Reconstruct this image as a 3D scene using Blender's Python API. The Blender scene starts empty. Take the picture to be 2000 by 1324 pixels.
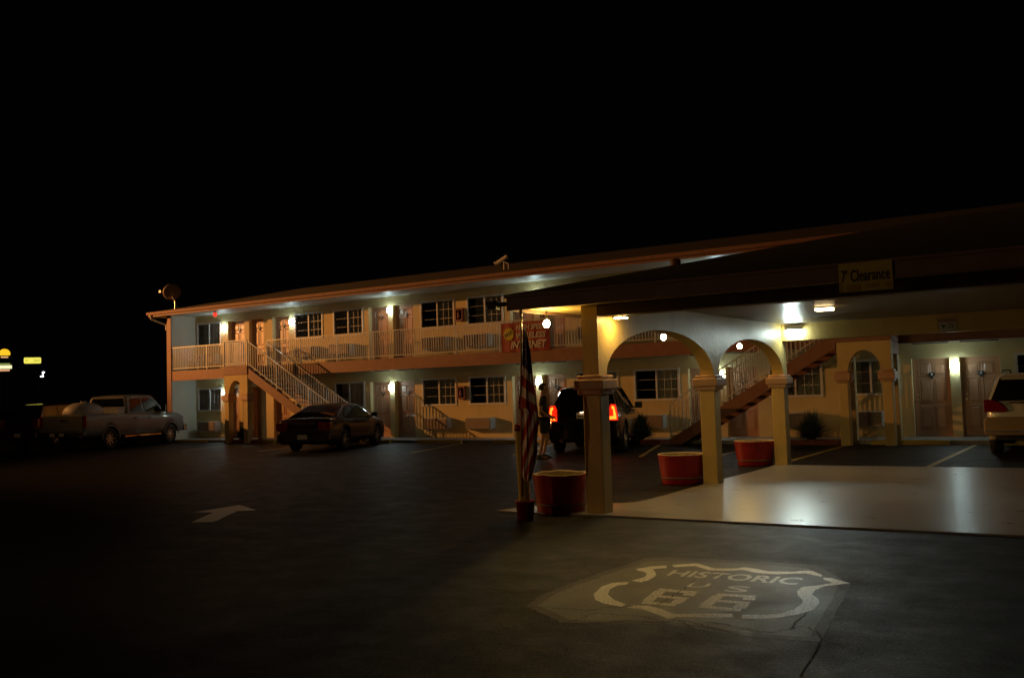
import bpy, math, random
from mathutils import Vector, Matrix
random.seed(7)
S = bpy.context.scene
COL = S.collection
R = math.radians

# ------------------------------------------------------------------ camera
CH = 1.6; CF = 1864.36
YAW, PIT, ROL = 0.5737, 0.0567, 0.0312
_d = Vector((-math.sin(YAW)*math.cos(PIT), math.cos(YAW)*math.cos(PIT), math.sin(PIT)))
_r0 = Vector((math.cos(YAW), math.sin(YAW), 0)); _u0 = _r0.cross(_d)
_r = math.cos(ROL)*_r0 - math.sin(ROL)*_u0
_u = math.sin(ROL)*_r0 + math.cos(ROL)*_u0
cd = bpy.data.cameras.new("camera"); cam = bpy.data.objects.new("camera", cd); COL.objects.link(cam)
cd.sensor_fit = 'HORIZONTAL'; cd.sensor_width = 36; cd.lens = CF/2000*36
cd.clip_start = 0.1; cd.clip_end = 3000
m = Matrix.Identity(4)
for i in range(3):
    m[i][0] = _r[i]; m[i][1] = _u[i]; m[i][2] = -_d[i]
m[0][3], m[1][3], m[2][3] = 0, 0, CH
cam.matrix_world = m
S.camera = cam

def G(px, py, z=0.0):
    """photo pixel -> point on the horizontal plane z"""
    v = _d*CF + _r*(px-1000) - _u*(py-662)
    t = (z-CH)/v.z
    return Vector((v.x*t, v.y*t, z))
def FY(px, py, Y):
    """photo pixel -> point on the vertical plane y = Y"""
    v = _d*CF + _r*(px-1000) - _u*(py-662)
    t = Y/v.y
    return Vector((v.x*t, Y, CH+v.z*t))

# ------------------------------------------------------------------ world and exposure
W = bpy.data.worlds.new("World"); S.world = W; W.use_nodes = True
nt = W.node_tree; bg = nt.nodes['Background']
bg.inputs[0].default_value = (0.10, 0.10, 0.13, 1); bg.inputs[1].default_value = 0.004
S.view_settings.view_transform = 'Standard'; S.view_settings.look = 'None'
S.view_settings.exposure = 0.0; S.view_settings.gamma = 1.0
S.render.engine = 'CYCLES'
S.cycles.use_denoising = True
S.cycles.max_bounces = 6
S.cycles.sample_clamp_indirect = 3.0

# lamp strengths (radiance of the glowing surfaces)
E_WALL = 52.0
E_BULB = 460.0
E_SPOT = 150.0
E_FLOOD = 32.0
E_SODIUM = 740.0
P_SODIUM = 25000.0
P_FLOOD = 150.0
P_EMBLEM = 760.0
COOL = (0.72, 0.97, 1.0)
FLOODC = (0.82, 1.0, 0.95)
WARM = (1.0, 0.66, 0.20)
SODIUM = (1.0, 0.40, 0.10)

# ------------------------------------------------------------------ materials
def mat(name, base, rough=0.6, metal=0.0, var=0.0, vscale=3.0, bump=0.0, bscale=60.0, coat=0.0, spec=None, dist=0.01, col2=None, stretch=None):
    mt = bpy.data.materials.new(name); mt.use_nodes = True
    n = mt.node_tree; b = n.nodes['Principled BSDF']
    b.inputs['Base Color'].default_value = (*base, 1)
    b.inputs['Roughness'].default_value = rough
    b.inputs['Metallic'].default_value = metal
    if coat: b.inputs['Coat Weight'].default_value = coat; b.inputs['Coat Roughness'].default_value = 0.05
    if spec is not None: b.inputs['Specular IOR Level'].default_value = spec
    tc = n.nodes.new('ShaderNodeTexCoord'); src = tc.outputs['Object']
    if stretch:
        mp = n.nodes.new('ShaderNodeMapping'); mp.inputs['Scale'].default_value = stretch
        n.links.new(src, mp.inputs['Vector']); src = mp.outputs['Vector']
    if var > 0 or col2:
        t = n.nodes.new('ShaderNodeTexNoise'); t.inputs['Scale'].default_value = vscale; t.inputs['Detail'].default_value = 8
        t.inputs['Roughness'].default_value = 0.65
        n.links.new(src, t.inputs['Vector'])
        r = n.nodes.new('ShaderNodeValToRGB'); r.color_ramp.elements[0].position = 0.33; r.color_ramp.elements[1].position = 0.68
        c2 = col2 if col2 else tuple(min(1, c*(1+var)) for c in base)
        c1 = tuple(c*(1-var) for c in base)
        r.color_ramp.elements[0].color = (*c1, 1); r.color_ramp.elements[1].color = (*c2, 1)
        n.links.new(t.outputs['Fac'], r.inputs['Fac']); n.links.new(r.outputs['Color'], b.inputs['Base Color'])
    if bump > 0:
        t = n.nodes.new('ShaderNodeTexNoise'); t.inputs['Scale'].default_value = bscale; t.inputs['Detail'].default_value = 5
        n.links.new(src, t.inputs['Vector'])
        bp = n.nodes.new('ShaderNodeBump'); bp.inputs['Strength'].default_value = bump; bp.inputs['Distance'].default_value = dist
        n.links.new(t.outputs['Fac'], bp.inputs['Height']); n.links.new(bp.outputs['Normal'], b.inputs['Normal'])
    return mt
def emis(name, col, strength):
    mt = bpy.data.materials.new(name); mt.use_nodes = True
    b = mt.node_tree.nodes['Principled BSDF']
    b.inputs['Base Color'].default_value = (*[min(1, c) for c in col], 1)
    b.inputs['Emission Color'].default_value = (*col, 1); b.inputs['Emission Strength'].default_value = strength
    return mt
def glass(name, tint=(1, 1, 1), dark=0.0):
    mt = bpy.data.materials.new(name); mt.use_nodes = True
    n = mt.node_tree; n.nodes.remove(n.nodes['Principled BSDF'])
    out = n.nodes['Material Output']
    tr = n.nodes.new('ShaderNodeBsdfTransparent'); tr.inputs[0].default_value = (*[t*(1-dark) for t in tint], 1)
    gl = n.nodes.new('ShaderNodeBsdfGlossy'); gl.inputs['Roughness'].default_value = 0.02
    fr = n.nodes.new('ShaderNodeFresnel'); fr.inputs['IOR'].default_value = 1.5
    mx = n.nodes.new('ShaderNodeMixShader')
    n.links.new(fr.outputs[0], mx.inputs[0]); n.links.new(tr.outputs[0], mx.inputs[1]); n.links.new(gl.outputs[0], mx.inputs[2])
    n.links.new(mx.outputs[0], out.inputs['Surface'])
    return mt

def ground_mat(name, c0, c1, c2, rough, rvar, bump, fleck, spec=.5, fp=(.50, .68)):
    mt = bpy.data.materials.new(name); mt.use_nodes = True
    n = mt.node_tree; b = n.nodes['Principled BSDF']; L = n.links
    b.inputs['Specular IOR Level'].default_value = spec
    tc = n.nodes.new('ShaderNodeTexCoord')
    big = n.nodes.new('ShaderNodeTexNoise'); big.inputs['Scale'].default_value = 0.35; big.inputs['Detail'].default_value = 6
    fin = n.nodes.new('ShaderNodeTexNoise'); fin.inputs['Scale'].default_value = 55; fin.inputs['Detail'].default_value = 6; fin.inputs['Roughness'].default_value = 0.8
    mid = n.nodes.new('ShaderNodeTexNoise'); mid.inputs['Scale'].default_value = 2.2; mid.inputs['Detail'].default_value = 8; mid.inputs['Roughness'].default_value = 0.7
    for t in (big, fin, mid): L.new(tc.outputs['Object'], t.inputs['Vector'])
    r1 = n.nodes.new('ShaderNodeValToRGB'); r1.color_ramp.elements[0].position = .35; r1.color_ramp.elements[1].position = .65
    r1.color_ramp.elements[0].color = (*c0, 1); r1.color_ramp.elements[1].color = (*c1, 1)
    a = n.nodes.new('ShaderNodeMath'); a.operation = 'MULTIPLY_ADD'; a.inputs[1].default_value = 0.5
    h = n.nodes.new('ShaderNodeMath'); h.operation = 'MULTIPLY'; h.inputs[1].default_value = 0.5
    L.new(mid.outputs['Fac'], h.inputs[0]); L.new(big.outputs['Fac'], a.inputs[0]); L.new(h.outputs[0], a.inputs[2])
    L.new(a.outputs[0], r1.inputs['Fac'])
    r2 = n.nodes.new('ShaderNodeValToRGB'); r2.color_ramp.elements[0].position = fp[0]; r2.color_ramp.elements[1].position = fp[1]
    r2.color_ramp.elements[0].color = (0, 0, 0, 1); r2.color_ramp.elements[1].color = (fleck, fleck, fleck, 1)
    L.new(fin.outputs['Fac'], r2.inputs['Fac'])
    mx = n.nodes.new('ShaderNodeMixRGB'); mx.inputs[2].default_value = (*c2, 1)
    L.new(r2.outputs['Color'], mx.inputs[0]); L.new(r1.outputs['Color'], mx.inputs[1]); L.new(mx.outputs[0], b.inputs['Base Color'])
    rr = n.nodes.new('ShaderNodeMapRange'); rr.inputs['To Min'].default_value = rough-rvar; rr.inputs['To Max'].default_value = rough+rvar
    rr.inputs['From Min'].default_value = .3; rr.inputs['From Max'].default_value = .7
    L.new(mid.outputs['Fac'], rr.inputs['Value']); L.new(rr.outputs[0], b.inputs['Roughness'])
    bp = n.nodes.new('ShaderNodeBump'); bp.inputs['Strength'].default_value = bump; bp.inputs['Distance'].default_value = 0.006
    b2 = n.nodes.new('ShaderNodeBump'); b2.inputs['Strength'].default_value = bump*.5; b2.inputs['Distance'].default_value = 0.03
    L.new(mid.outputs['Fac'], b2.inputs['Height']); L.new(b2.outputs['Normal'], bp.inputs['Normal'])
    L.new(fin.outputs['Fac'], bp.inputs['Height']); L.new(bp.outputs['Normal'], b.inputs['Normal'])
    return mt

M = {}
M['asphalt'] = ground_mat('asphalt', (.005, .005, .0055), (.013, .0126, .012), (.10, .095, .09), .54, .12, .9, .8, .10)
M['patch'] = ground_mat('pale_asphalt', (.016, .0155, .0145), (.075, .071, .064), (.22, .20, .18), .50, .1, .6, .8, .3)  # paler asphalt tone for the patch around the shield
M['patch_edge'] = ground_mat('midtone_asphalt', (.010, .010, .0095), (.040, .038, .034), (.15, .14, .13), .52, .1, .8, .8, .2)  # tone between the plain asphalt and the paler patch
M['field'] = ground_mat('worn_black_paint', (.012, .012, .012), (.04, .038, .035), (.14, .13, .12), .48, .1, .6, .8, .3)
M['pad'] = ground_mat('sealed_concrete', (.24, .225, .20), (.40, .38, .34), (.17, .155, .135), .31, .05, .022, .35, .5, (.52, .66))
M['sidewalk'] = ground_mat('concrete', (.26, .25, .23), (.34, .33, .31), (.2, .19, .18), .6, .1, .2, .4)
M['paint_white'] = ground_mat('worn_white_paint', (.58, .56, .51), (.80, .78, .72), (.05, .048, .045), .42, .1, .5, .95, .5, (.47, .60))
M['paint_faded'] = ground_mat('faded_white_paint', (.30, .29, .25), (.55, .52, .46), (.10, .09, .08), .45, .1, .5, .9)
M['paint_lettering'] = ground_mat('worn_lettering_paint', (.46, .45, .41), (.78, .76, .70), (.04, .038, .035), .42, .1, .5, .95, .5, (.44, .57))
M['paint_yellow'] = ground_mat('worn_yellow_paint', (.40, .30, .03), (.55, .42, .05), (.1, .08, .04), .5, .1, .5, .6)
M['crack'] = mat('crack_dark', (.006, .006, .006), .95)  # flat dark colour of the crack strips
M['stucco'] = mat('cream_stucco', (.63, .50, .24), .75, var=.08, vscale=1.3, bump=.5, bscale=70)
M['white_stucco'] = mat('white_stucco', (.62, .60, .50), .7, var=.05, vscale=1.3, bump=.5, bscale=60)
M['canopy_stucco'] = mat('canopy_stucco', (.62, .45, .15), .45, var=.10, vscale=1.5, bump=.45, bscale=14, stretch=(1.6, 1.6, .8), dist=.012)
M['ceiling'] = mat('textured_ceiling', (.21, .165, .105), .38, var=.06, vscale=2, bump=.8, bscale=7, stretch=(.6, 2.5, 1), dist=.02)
M['soffit'] = mat('painted_soffit', (.62, .60, .52), .5, var=.05, vscale=2, bump=.15, bscale=40)
M['trim'] = mat('terracotta_trim', (.27, .125, .08), .6, var=.14, vscale=5, bump=.3, bscale=25)
M['canopy_trim'] = mat('brown_fascia_paint', (.15, .085, .06), .6, var=.16, vscale=4, bump=.3, bscale=25)
M['beam'] = mat('beam_paint', (.16, .11, .075), .6, var=.15, vscale=4, bump=.3, bscale=25)
M['peach'] = mat('peach_moulding', (.52, .32, .20), .55, var=.07, vscale=3, bump=.3, bscale=50)
M['roof'] = mat('grey_shingles', (.10, .085, .075), .9, var=.35, vscale=14, bump=.8, bscale=18, stretch=(1, 3, 3))
M['roof_green'] = mat('dark_green_shingles', (.03, .038, .024), .9, var=.35, vscale=14, bump=.8, bscale=18, stretch=(1, 3, 3))
M['door'] = mat('tan_door_paint', (.42, .225, .125), .38, var=.05, vscale=4, bump=.08, bscale=40)
M['white'] = mat('white_enamel', (.66, .66, .62), .35, var=.05, vscale=6)
M['frame'] = mat('window_frame_white', (.68, .65, .60), .45, var=.05, vscale=6)
M['glass'] = glass('window_glass', (.9, .93, .92))
M['screen'] = glass('screen_glass', (.62, .66, .66))
M['curtain'] = mat('curtain_cloth', (.60, .58, .52), .9, var=.1, vscale=8)
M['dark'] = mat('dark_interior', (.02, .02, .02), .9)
M['black'] = mat('black_plastic', (.012, .012, .013), .45)
M['metal'] = mat('brushed_metal', (.5, .5, .5), .3, metal=1.0, var=.1, vscale=10)
M['ac'] = mat('air_conditioner_paint', (.27, .20, .15), .55, var=.08, vscale=6, bump=.1)
M['ac_side'] = mat('air_conditioner_case', (.42, .44, .42), .5, var=.08, vscale=6)
M['redcab'] = mat('cabinet_red', (.22, .05, .03), .5, var=.1)
M['planter'] = mat('red_planter_paint', (.26, .008, .012), .42, var=.2, vscale=5, bump=.25, bscale=14)
M['planter_in'] = mat('planter_inside', (.30, .23, .12), .8, var=.2, vscale=8, bump=.3)
M['rimmat'] = mat('pale_planter_rim', (.62, .50, .34), .5, var=.2, vscale=20)  # paler band of colour along the tub rim
M['soil'] = mat('potting_soil', (.05, .035, .02), .95, var=.4, vscale=20, bump=.9, bscale=30)
M['yellow'] = mat('yellow_pipe_paint', (.55, .42, .05), .45, var=.12, vscale=7)
M['sign_yellow'] = mat('yellow_sign', (.42, .34, .002), .5, var=.08, vscale=9)
M['sign_patch'] = mat('yellow_tape_patch', (.33, .24, .015), .6, var=.1, vscale=9)
M['sign_white'] = mat('white_sign', (.6, .6, .56), .5)
M['ink'] = mat('black_ink', (.012, .012, .012), .6)
M['sign_red'] = mat('red_sign', (.30, .02, .012), .5)
M['banner_red'] = mat('red_vinyl', (.30, .022, .012), .5, var=.06, vscale=3)
M['banner_white'] = mat('white_lettering', (.62, .60, .56), .5)
M['burst'] = mat('yellow_burst', (.60, .50, .02), .5)
M['burst_text'] = mat('green_lettering', (.04, .10, .03), .5)
M['flag_red'] = mat('flag_red', (.42, .03, .02), .85, var=.1, vscale=9)
M['flag_white'] = mat('flag_white', (.72, .66, .60), .85, var=.08, vscale=9)
M['flag_blue'] = mat('flag_blue', (.025, .035, .10), .85, var=.1, vscale=9)
M['wood'] = mat('varnished_wood', (.30, .15, .06), .35, var=.2, vscale=8)
M['brass'] = mat('brass', (.6, .42, .15), .3, metal=1)
M['leaf'] = mat('dusty_green_leaf', (.035, .06, .025), .7, var=.4, vscale=6)
M['leaf2'] = mat('grey_green_leaf', (.06, .08, .045), .65, var=.4, vscale=6)
M['brick'] = mat('red_brick', (.20, .06, .035), .8, var=.25, vscale=12, bump=.5, bscale=30)
M['tyre'] = mat('tyre_rubber', (.012, .012, .012), .8)
M['rim'] = mat('alloy_rim', (.45, .45, .46), .3, metal=.9)
M['chrome'] = mat('chrome', (.7, .7, .7), .08, metal=1)
M['carglass'] = mat('dark_car_glass', (.008, .009, .010), .03, spec=.9)
M['tail'] = mat('red_lens', (.20, .008, .006), .12, coat=1)
M['tail_clear'] = mat('clear_lens', (.45, .40, .38), .1, coat=1)
M['headlamp'] = mat('headlamp_lens', (.6, .6, .6), .08, coat=1)
M['plate'] = mat('licence_plate', (.5, .5, .5), .45)
M['silver_truck'] = mat('pale_silver_paint', (.14, .15, .155), .45, coat=.4, spec=.3)
M['maroon'] = mat('dark_maroon_paint', (.009, .002, .003), .45, coat=.6, spec=.2)
M['blackpaint'] = mat('black_paint', (.006, .006, .007), .2, coat=1)
M['darkred'] = mat('very_dark_red_paint', (.035, .008, .008), .35, coat=.6)
M['pearl'] = mat('pale_gold_paint', (.50, .52, .52), .35, metal=.1, coat=.8)
M['goldlow'] = mat('tan_lower_paint', (.30, .22, .14), .4, metal=.2, coat=.5)
M['tank'] = mat('white_tank', (.42, .41, .39), .5, var=.05)
M['skin'] = mat('skin', (.30, .16, .10), .55)
M['hair'] = mat('dark_hair', (.02, .014, .01), .7)
M['shirt'] = mat('black_cotton', (.016, .018, .022), .9, var=.2)
M['shorts'] = mat('dark_shorts', (.012, .012, .015), .9)
M['print'] = mat('shirt_print', (.10, .12, .15), .8)
M['shoe'] = mat('dark_shoe', (.02, .02, .02), .6)
M['plastic'] = mat('white_plastic', (.55, .55, .55), .4)
M['e_wall'] = emis('lamp_glass_cool', COOL, E_WALL)
M['e_bulb'] = emis('bulb_warm', WARM, E_BULB)
M['e_spot'] = emis('spot_warm', WARM, E_SPOT)
M['e_flood'] = emis('flood_cool', FLOODC, E_FLOOD)
M['e_ceil'] = emis('ceiling_lamp_warm', (1.0, .72, .35), 14)
M['e_sodium'] = emis('street_lamp_glass', (1.0, .55, .25), E_SODIUM)
M['e_amber'] = emis('amber_floodlight_glass', SODIUM, 30)
M['e_red'] = emis('red_lamp', (1, .05, .03), 1.1)
M['e_tail'] = emis('lit_tail_lamp', (1.0, .12, .01), 5.5)
M['e_tailred'] = emis('glowing_red_lens', (1.0, .02, .004), .8)
M['e_plate'] = mat('lit_licence_plate', (.55, .45, .38), .45)
M['e_platelamp'] = emis('plate_lamp', (1, .75, .5), 14)
M['e_shell'] = emis('lit_yellow_emblem', (1.0, .55, .02), 1.1)
M['e_shellrim'] = emis('lit_red_panel', (.5, .02, .0), .35)
M['e_base'] = emis('lit_pale_orange', (1.0, .55, .2), .9)
M['e_price'] = emis('lit_price_white', (1.0, .95, .55), 1.0)
M['e_green'] = emis('lit_price_green', (.45, .55, .12), .5)
M['e_orange'] = emis('lit_price_orange', (1.0, .5, .25), .8)
M['e_yellow'] = emis('lit_yellow_sign', (.95, .85, .12), 1.0)
M['e_yelltext'] = emis('sign_writing', (.45, .42, .05), .8)
M['e_white'] = emis('distant_lamp', (.9, .9, 1.0), 2.5)

# ------------------------------------------------------------------ mesh helpers
class MB:
    def __init__(s): s.v = []; s.f = []; s.m = []; s.sm = []
    def add(s, vs, fs, mi=0, smooth=False):
        o = len(s.v); s.v += [tuple(v) for v in vs]
        for f in fs: s.f.append([i+o for i in f]); s.m.append(mi); s.sm.append(smooth)
        return s
    def box(s, x0, x1, y0, y1, z0, z1, mi=0):
        vs = [(x0, y0, z0), (x1, y0, z0), (x1, y1, z0), (x0, y1, z0), (x0, y0, z1), (x1, y0, z1), (x1, y1, z1), (x0, y1, z1)]
        return s.add(vs, [(0, 3, 2, 1), (4, 5, 6, 7), (0, 1, 5, 4), (1, 2, 6, 5), (2, 3, 7, 6), (3, 0, 4, 7)], mi)
    def hexa(s, b, t, mi=0):
        return s.add(list(b)+list(t), [(0, 3, 2, 1), (4, 5, 6, 7), (0, 1, 5, 4), (1, 2, 6, 5), (2, 3, 7, 6), (3, 0, 4, 7)], mi)
    def cyl(s, p0, p1, r0, r1=None, n=12, mi=0, smooth=True, cap=True):
        r1 = r0 if r1 is None else r1
        p0 = Vector(p0); p1 = Vector(p1); d = (p1-p0).normalized()
        a = d.cross(Vector((0, 0, 1)))
        if a.length < 1e-3: a = Vector((1, 0, 0))
        a.normalize(); b = d.cross(a)
        vs = []
        for p, r in ((p0, r0), (p1, r1)):
            for i in range(n):
                t = 2*math.pi*i/n; vs.append(p + a*math.cos(t)*r + b*math.sin(t)*r)
        s.add(vs, [(i, (i+1) % n, (i+1) % n+n, i+n) for i in range(n)], mi, smooth)
        if cap: s.add(vs[:n], [tuple(range(n))[::-1]], mi); s.add(vs[n:], [tuple(range(n))], mi)
        return s
    def lathe(s, prof, n=24, c=(0, 0, 0), mi=0, smooth=True, wob=None):
        vs = []
        for k, (r, z) in enumerate(prof):
            for i in range(n):
                t = 2*math.pi*i/n
                dz = wob(k, t) if wob else 0
                vs.append((c[0]+r*math.cos(t), c[1]+r*math.sin(t), c[2]+z+dz))
        fs = []
        for k in range(len(prof)-1):
            for i in range(n):
                j = (i+1) % n
                fs.append((k*n+i, k*n+j, (k+1)*n+j, (k+1)*n+i))
        return s.add(vs, fs, mi, smooth)
    def prism(s, poly, axis, a0, a1, mi=0):
        """poly: 2D points; axis 'x','y','z' extruded from a0 to a1"""
        def P(u, v, a):
            return {'x': (a, u, v), 'y': (u, a, v), 'z': (u, v, a)}[axis]
        n = len(poly)
        vs = [P(u, v, a0) for u, v in poly] + [P(u, v, a1) for u, v in poly]
        fs = [tuple(range(n))[::-1], tuple(range(n, 2*n))] + [(i, (i+1) % n, (i+1) % n+n, i+n) for i in range(n)]
        return s.add(vs, fs, mi)
    def tube(s, pts, r, n=8, mi=0):
        for a, b in zip(pts[:-1], pts[1:]): s.cyl(a, b, r, n=n, mi=mi)
        return s
    def build(s, name, mats, parent=None, loc=None, bevel=0, fix=True):
        me = bpy.data.meshes.new(name); me.from_pydata(s.v, [], s.f)
        if not isinstance(mats, (list, tuple)): mats = [mats]
        for mm in mats: me.materials.append(mm)
        for p, mi, sm in zip(me.polygons, s.m, s.sm): p.material_index = mi; p.use_smooth = sm
        me.update()
        if fix:
            import bmesh
            bm = bmesh.new(); bm.from_mesh(me); bmesh.ops.recalc_face_normals(bm, faces=bm.faces); bm.to_mesh(me); bm.free()
        o = bpy.data.objects.new(name, me); COL.objects.link(o)
        if parent: o.parent = parent
        if loc: o.location = loc
        if bevel:
            bv = o.modifiers.new('bevel', 'BEVEL'); bv.width = bevel; bv.segments = 2; bv.limit_method = 'ANGLE'
        return o
def empty(name, loc=(0, 0, 0), rz=0):
    o = bpy.data.objects.new(name, None); COL.objects.link(o); o.location = loc; o.rotation_euler = (0, 0, rz)
    o.empty_display_size = .2
    return o
def tag(o, label=None, cat=None, group=None, kind=None):
    if label: o['label'] = label
    if cat: o['category'] = cat
    if group: o['group'] = group
    if kind: o['kind'] = kind
    return o
def copy_tree(o, parent=None):
    c = o.copy(); COL.objects.link(c); c.parent = parent
    for ch in list(o.children): copy_tree(ch, c)
    return c
def rounded(x0, x1, z0, z1, r, n=4):
    pts = []
    for cx, cz, a0 in ((x1-r, z0+r, -90), (x1-r, z1-r, 0), (x0+r, z1-r, 90), (x0+r, z0+r, 180)):
        for k in range(n+1):
            a = R(a0+90*k/n); pts.append((cx+r*math.cos(a), cz+r*math.sin(a)))
    return pts
def text_mesh(body, shear=0.0, bold=0.0, thick=0.01):
    cu = bpy.data.curves.new('lettering', 'FONT'); cu.body = body; cu.size = 1; cu.shear = shear; cu.offset = bold
    cu.extrude = thick; cu.resolution_u = 3
    o = bpy.data.objects.new('tmp', cu); COL.objects.link(o)
    dg = bpy.context.evaluated_depsgraph_get(); dg.update()
    me = bpy.data.meshes.new_from_object(o.evaluated_get(dg))
    bpy.data.objects.remove(o); bpy.data.curves.remove(cu)
    xs = [v.co.x for v in me.vertices]; ys = [v.co.y for v in me.vertices]
    x0, x1, y0, y1 = min(xs), max(xs), min(ys), max(ys)
    for v in me.vertices:
        v.co.x = (v.co.x-x0)/(x1-x0); v.co.y = (v.co.y-y0)/(y1-y0)
    return me
def place_text(body, fn, m_, name, parent=None, shear=0, bold=0.0, thick=.01):
    me = text_mesh(body, shear, bold, thick)
    for v in me.vertices: v.co = fn(v.co.x, v.co.y, v.co.z)
    me.materials.clear(); me.materials.append(m_)
    me.name = name
    o = bpy.data.objects.new(name, me); COL.objects.link(o)
    if parent: o.parent = parent
    return o

# ================================================================== GROUND
D = 27.38      # facade plane
BF = 26.11     # balcony front
g = MB(); g.add([(-900, -300, 0), (700, -300, 0), (700, 1500, 0), (-900, 1500, 0)], [(0, 1, 2, 3)])
tag(g.build('ground', M['asphalt']), 'dark worn asphalt of the motel car park', 'ground', kind='structure')

def sheet(name, px_pts, z, m_, parent=None, pts=None):
    P = pts or [G(x, y, 0) for x, y in px_pts]
    me = MB(); n = len(P)
    me.add([(p[0], p[1], z) for p in P], [tuple(range(n))])
    return me.build(name, m_, parent, fix=False)
# concrete pad under canopy
edge = [(970, 1000), (1022, 992), (1100, 987), (1189, 985), (1215, 985), (1240, 983), (1262, 979), (1300, 969), (1352, 954), (1407, 939), (1462, 925), (1500, 914.5)]
pad = [tuple(G(x, y)[:2]) for x, y in edge]
pad += [(-6.03, 18.86), (6, 18.95), (6, 10.78), (-1, 10.86), (-3.3, 10.84), (-5.65, 10.87), (-6.76, 10.80)]
sl = MB(); sl.prism(pad, 'z', -.05, .022)
tag(sl.build('concrete_pavement', M['pad']), 'smooth sealed concrete slab under the entrance canopy', 'pavement', kind='structure')
# sidewalk
sw = MB(); sw.box(-34.6, 8, 25.86, D+.30, -.05, .10); sw.build('sidewalk', M['sidewalk'], bevel=.015)
tag(bpy.data.objects['sidewalk'], 'raised concrete walkway along the motel rooms', 'sidewalk', kind='structure')

def strip_line(name, a, b, w, m_, z=.002):
    a = Vector((a[0], a[1], 0)); b = Vector((b[0], b[1], 0)); d = (b-a).normalized(); n = Vector((-d.y, d.x, 0))*w/2
    me = MB(); me.add([(p.x, p.y, z) for p in (a-n, b-n, b+n, a+n)], [(0, 1, 2, 3)])
    return me.build(name, m_, fix=False)
for a, b in [((-9.89, 20.74), (-11.5, 25.5)), ((-6.1, 19.9), (-6.25, 25.6)), ((-3.25, 18.95), (-3.26, 25.6)), ((-.4, 19.3), (-.4, 25.6)),
             ((-13.6, 20.9), (-15.0, 25.5)), ((-17.3, 21.3), (-18.6, 25.5)), ((-23.6, 21.3), (-24.9, 25.5)), ((-27.3, 21.3), (-28.6, 25.5)), ((-8.1, 20.2), (-8.4, 25.4))]:
    tag(strip_line('parking_line', a, b, .11, M['paint_yellow']), 'yellow parking bay line on the asphalt', 'road marking', 'yellow parking lines', 'structure')

# painted arrow
def arrow():
    pts = [(340+x*.1, 960+y*.1) for x, y in [(335, 597), (620, 470), (760, 405), (370, 405), (1260, 262), (1320, 268), (1610, 362), (1240, 378), (1060, 455), (840, 565), (740, 590)]]
    t = tag(sheet('painted_arrow', pts, .002, M['paint_faded']), 'worn white arrow painted on the dark asphalt at left', 'road marking', kind='structure')
arrow()

# ------------------------------------------------------------------ painted shield
Q = lambda x, y: (1000+x*.35, 1040+y*.35)
sh = empty('road_shield_emblem', G(*Q(980, 330)))
tag(sh, 'faded historic route shield painted on the asphalt in the foreground', 'road emblem')
shl = Vector(sh.location)
def gsheet(name, cpts, z, m_, parent, jit=0):
    if jit:
        q = []
        for (x0_, y0_), (x1_, y1_) in zip(cpts, cpts[1:]+cpts[:1]):
            nn_ = max(1, int(math.hypot(x1_-x0_, y1_-y0_)/26))
            for k in range(nn_): q.append((x0_+(x1_-x0_)*k/nn_+random.uniform(-jit, jit)*2, y0_+(y1_-y0_)*k/nn_+random.uniform(-jit, jit)*.6))
        cpts = q
    P = [G(*Q(x, y)) - shl for x, y in cpts]
    me = MB(); n = len(P); me.add([(p.x, p.y, z) for p in P], [tuple(range(n))])
    o = me.build(name, m_, parent, fix=False); return o
PP = [(80, 410), (150, 360), (330, 280), (520, 215), (740, 142), (900, 136), (1180, 150), (1450, 165), (1700, 182), (1890, 285), (1870, 330), (1720, 605), (1560, 596), (1280, 572), (1060, 540), (860, 508), (480, 505), (270, 500), (125, 430)]
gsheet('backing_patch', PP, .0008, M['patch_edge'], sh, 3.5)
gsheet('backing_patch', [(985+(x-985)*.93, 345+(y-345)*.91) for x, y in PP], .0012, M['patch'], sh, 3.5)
gsheet('field', [(700, 208), (862, 190), (1025, 178), (1130, 205), (1290, 200), (1480, 224), (1680, 222), (1860, 282), (1640, 312), (1600, 340), (1690, 390), (1600, 440), (1380, 468), (1000, 465), (880, 470), (780, 438), (610, 405), (500, 380), (470, 345), (540, 290), (655, 275), (765, 250), (780, 225)], .0015, M['field'], sh, 2)
bord = [
 [(690, 203), (780, 188), (862, 184), (862, 197), (785, 203), (803, 225), (800, 243), (765, 265), (720, 277), (665, 268), (735, 250), (752, 235), (745, 222), (700, 210)],
 [(893, 180), (1025, 172), (1050, 176), (1130, 200), (1250, 200), (1300, 193), (1350, 200), (1430, 216), (1560, 218), (1650, 211), (1680, 215), (1735, 238), (1725, 246), (1640, 228), (1600, 228), (1480, 232), (1370, 226), (1290, 208), (1200, 212), (1100, 210), (1020, 186), (905, 193)],
 [(1735, 252), (1780, 253), (1885, 282), (1800, 292), (1740, 300), (1690, 322), (1675, 345), (1710, 370), (1715, 395), (1680, 430), (1600, 455), (1480, 475), (1380, 482), (1282, 478), (1285, 458), (1400, 458), (1500, 450), (1570, 430), (1620, 395), (1622, 375), (1595, 352), (1592, 325), (1620, 302), (1700, 295), (1790, 280), (1740, 262)],
 [(1230, 452), (1235, 472), (1150, 475), (1000, 472), (930, 470), (870, 480), (780, 445), (720, 425), (640, 418), (680, 405), (760, 408), (830, 425), (905, 455), (1000, 452), (1130, 448)],
 [(655, 275), (560, 280), (500, 300), (455, 345), (465, 375), (510, 395), (610, 413), (640, 400), (570, 375), (535, 345), (545, 315), (590, 295), (640, 290)]]
for b in bord: gsheet('border', b, .002, M['paint_white'], sh)
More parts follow.
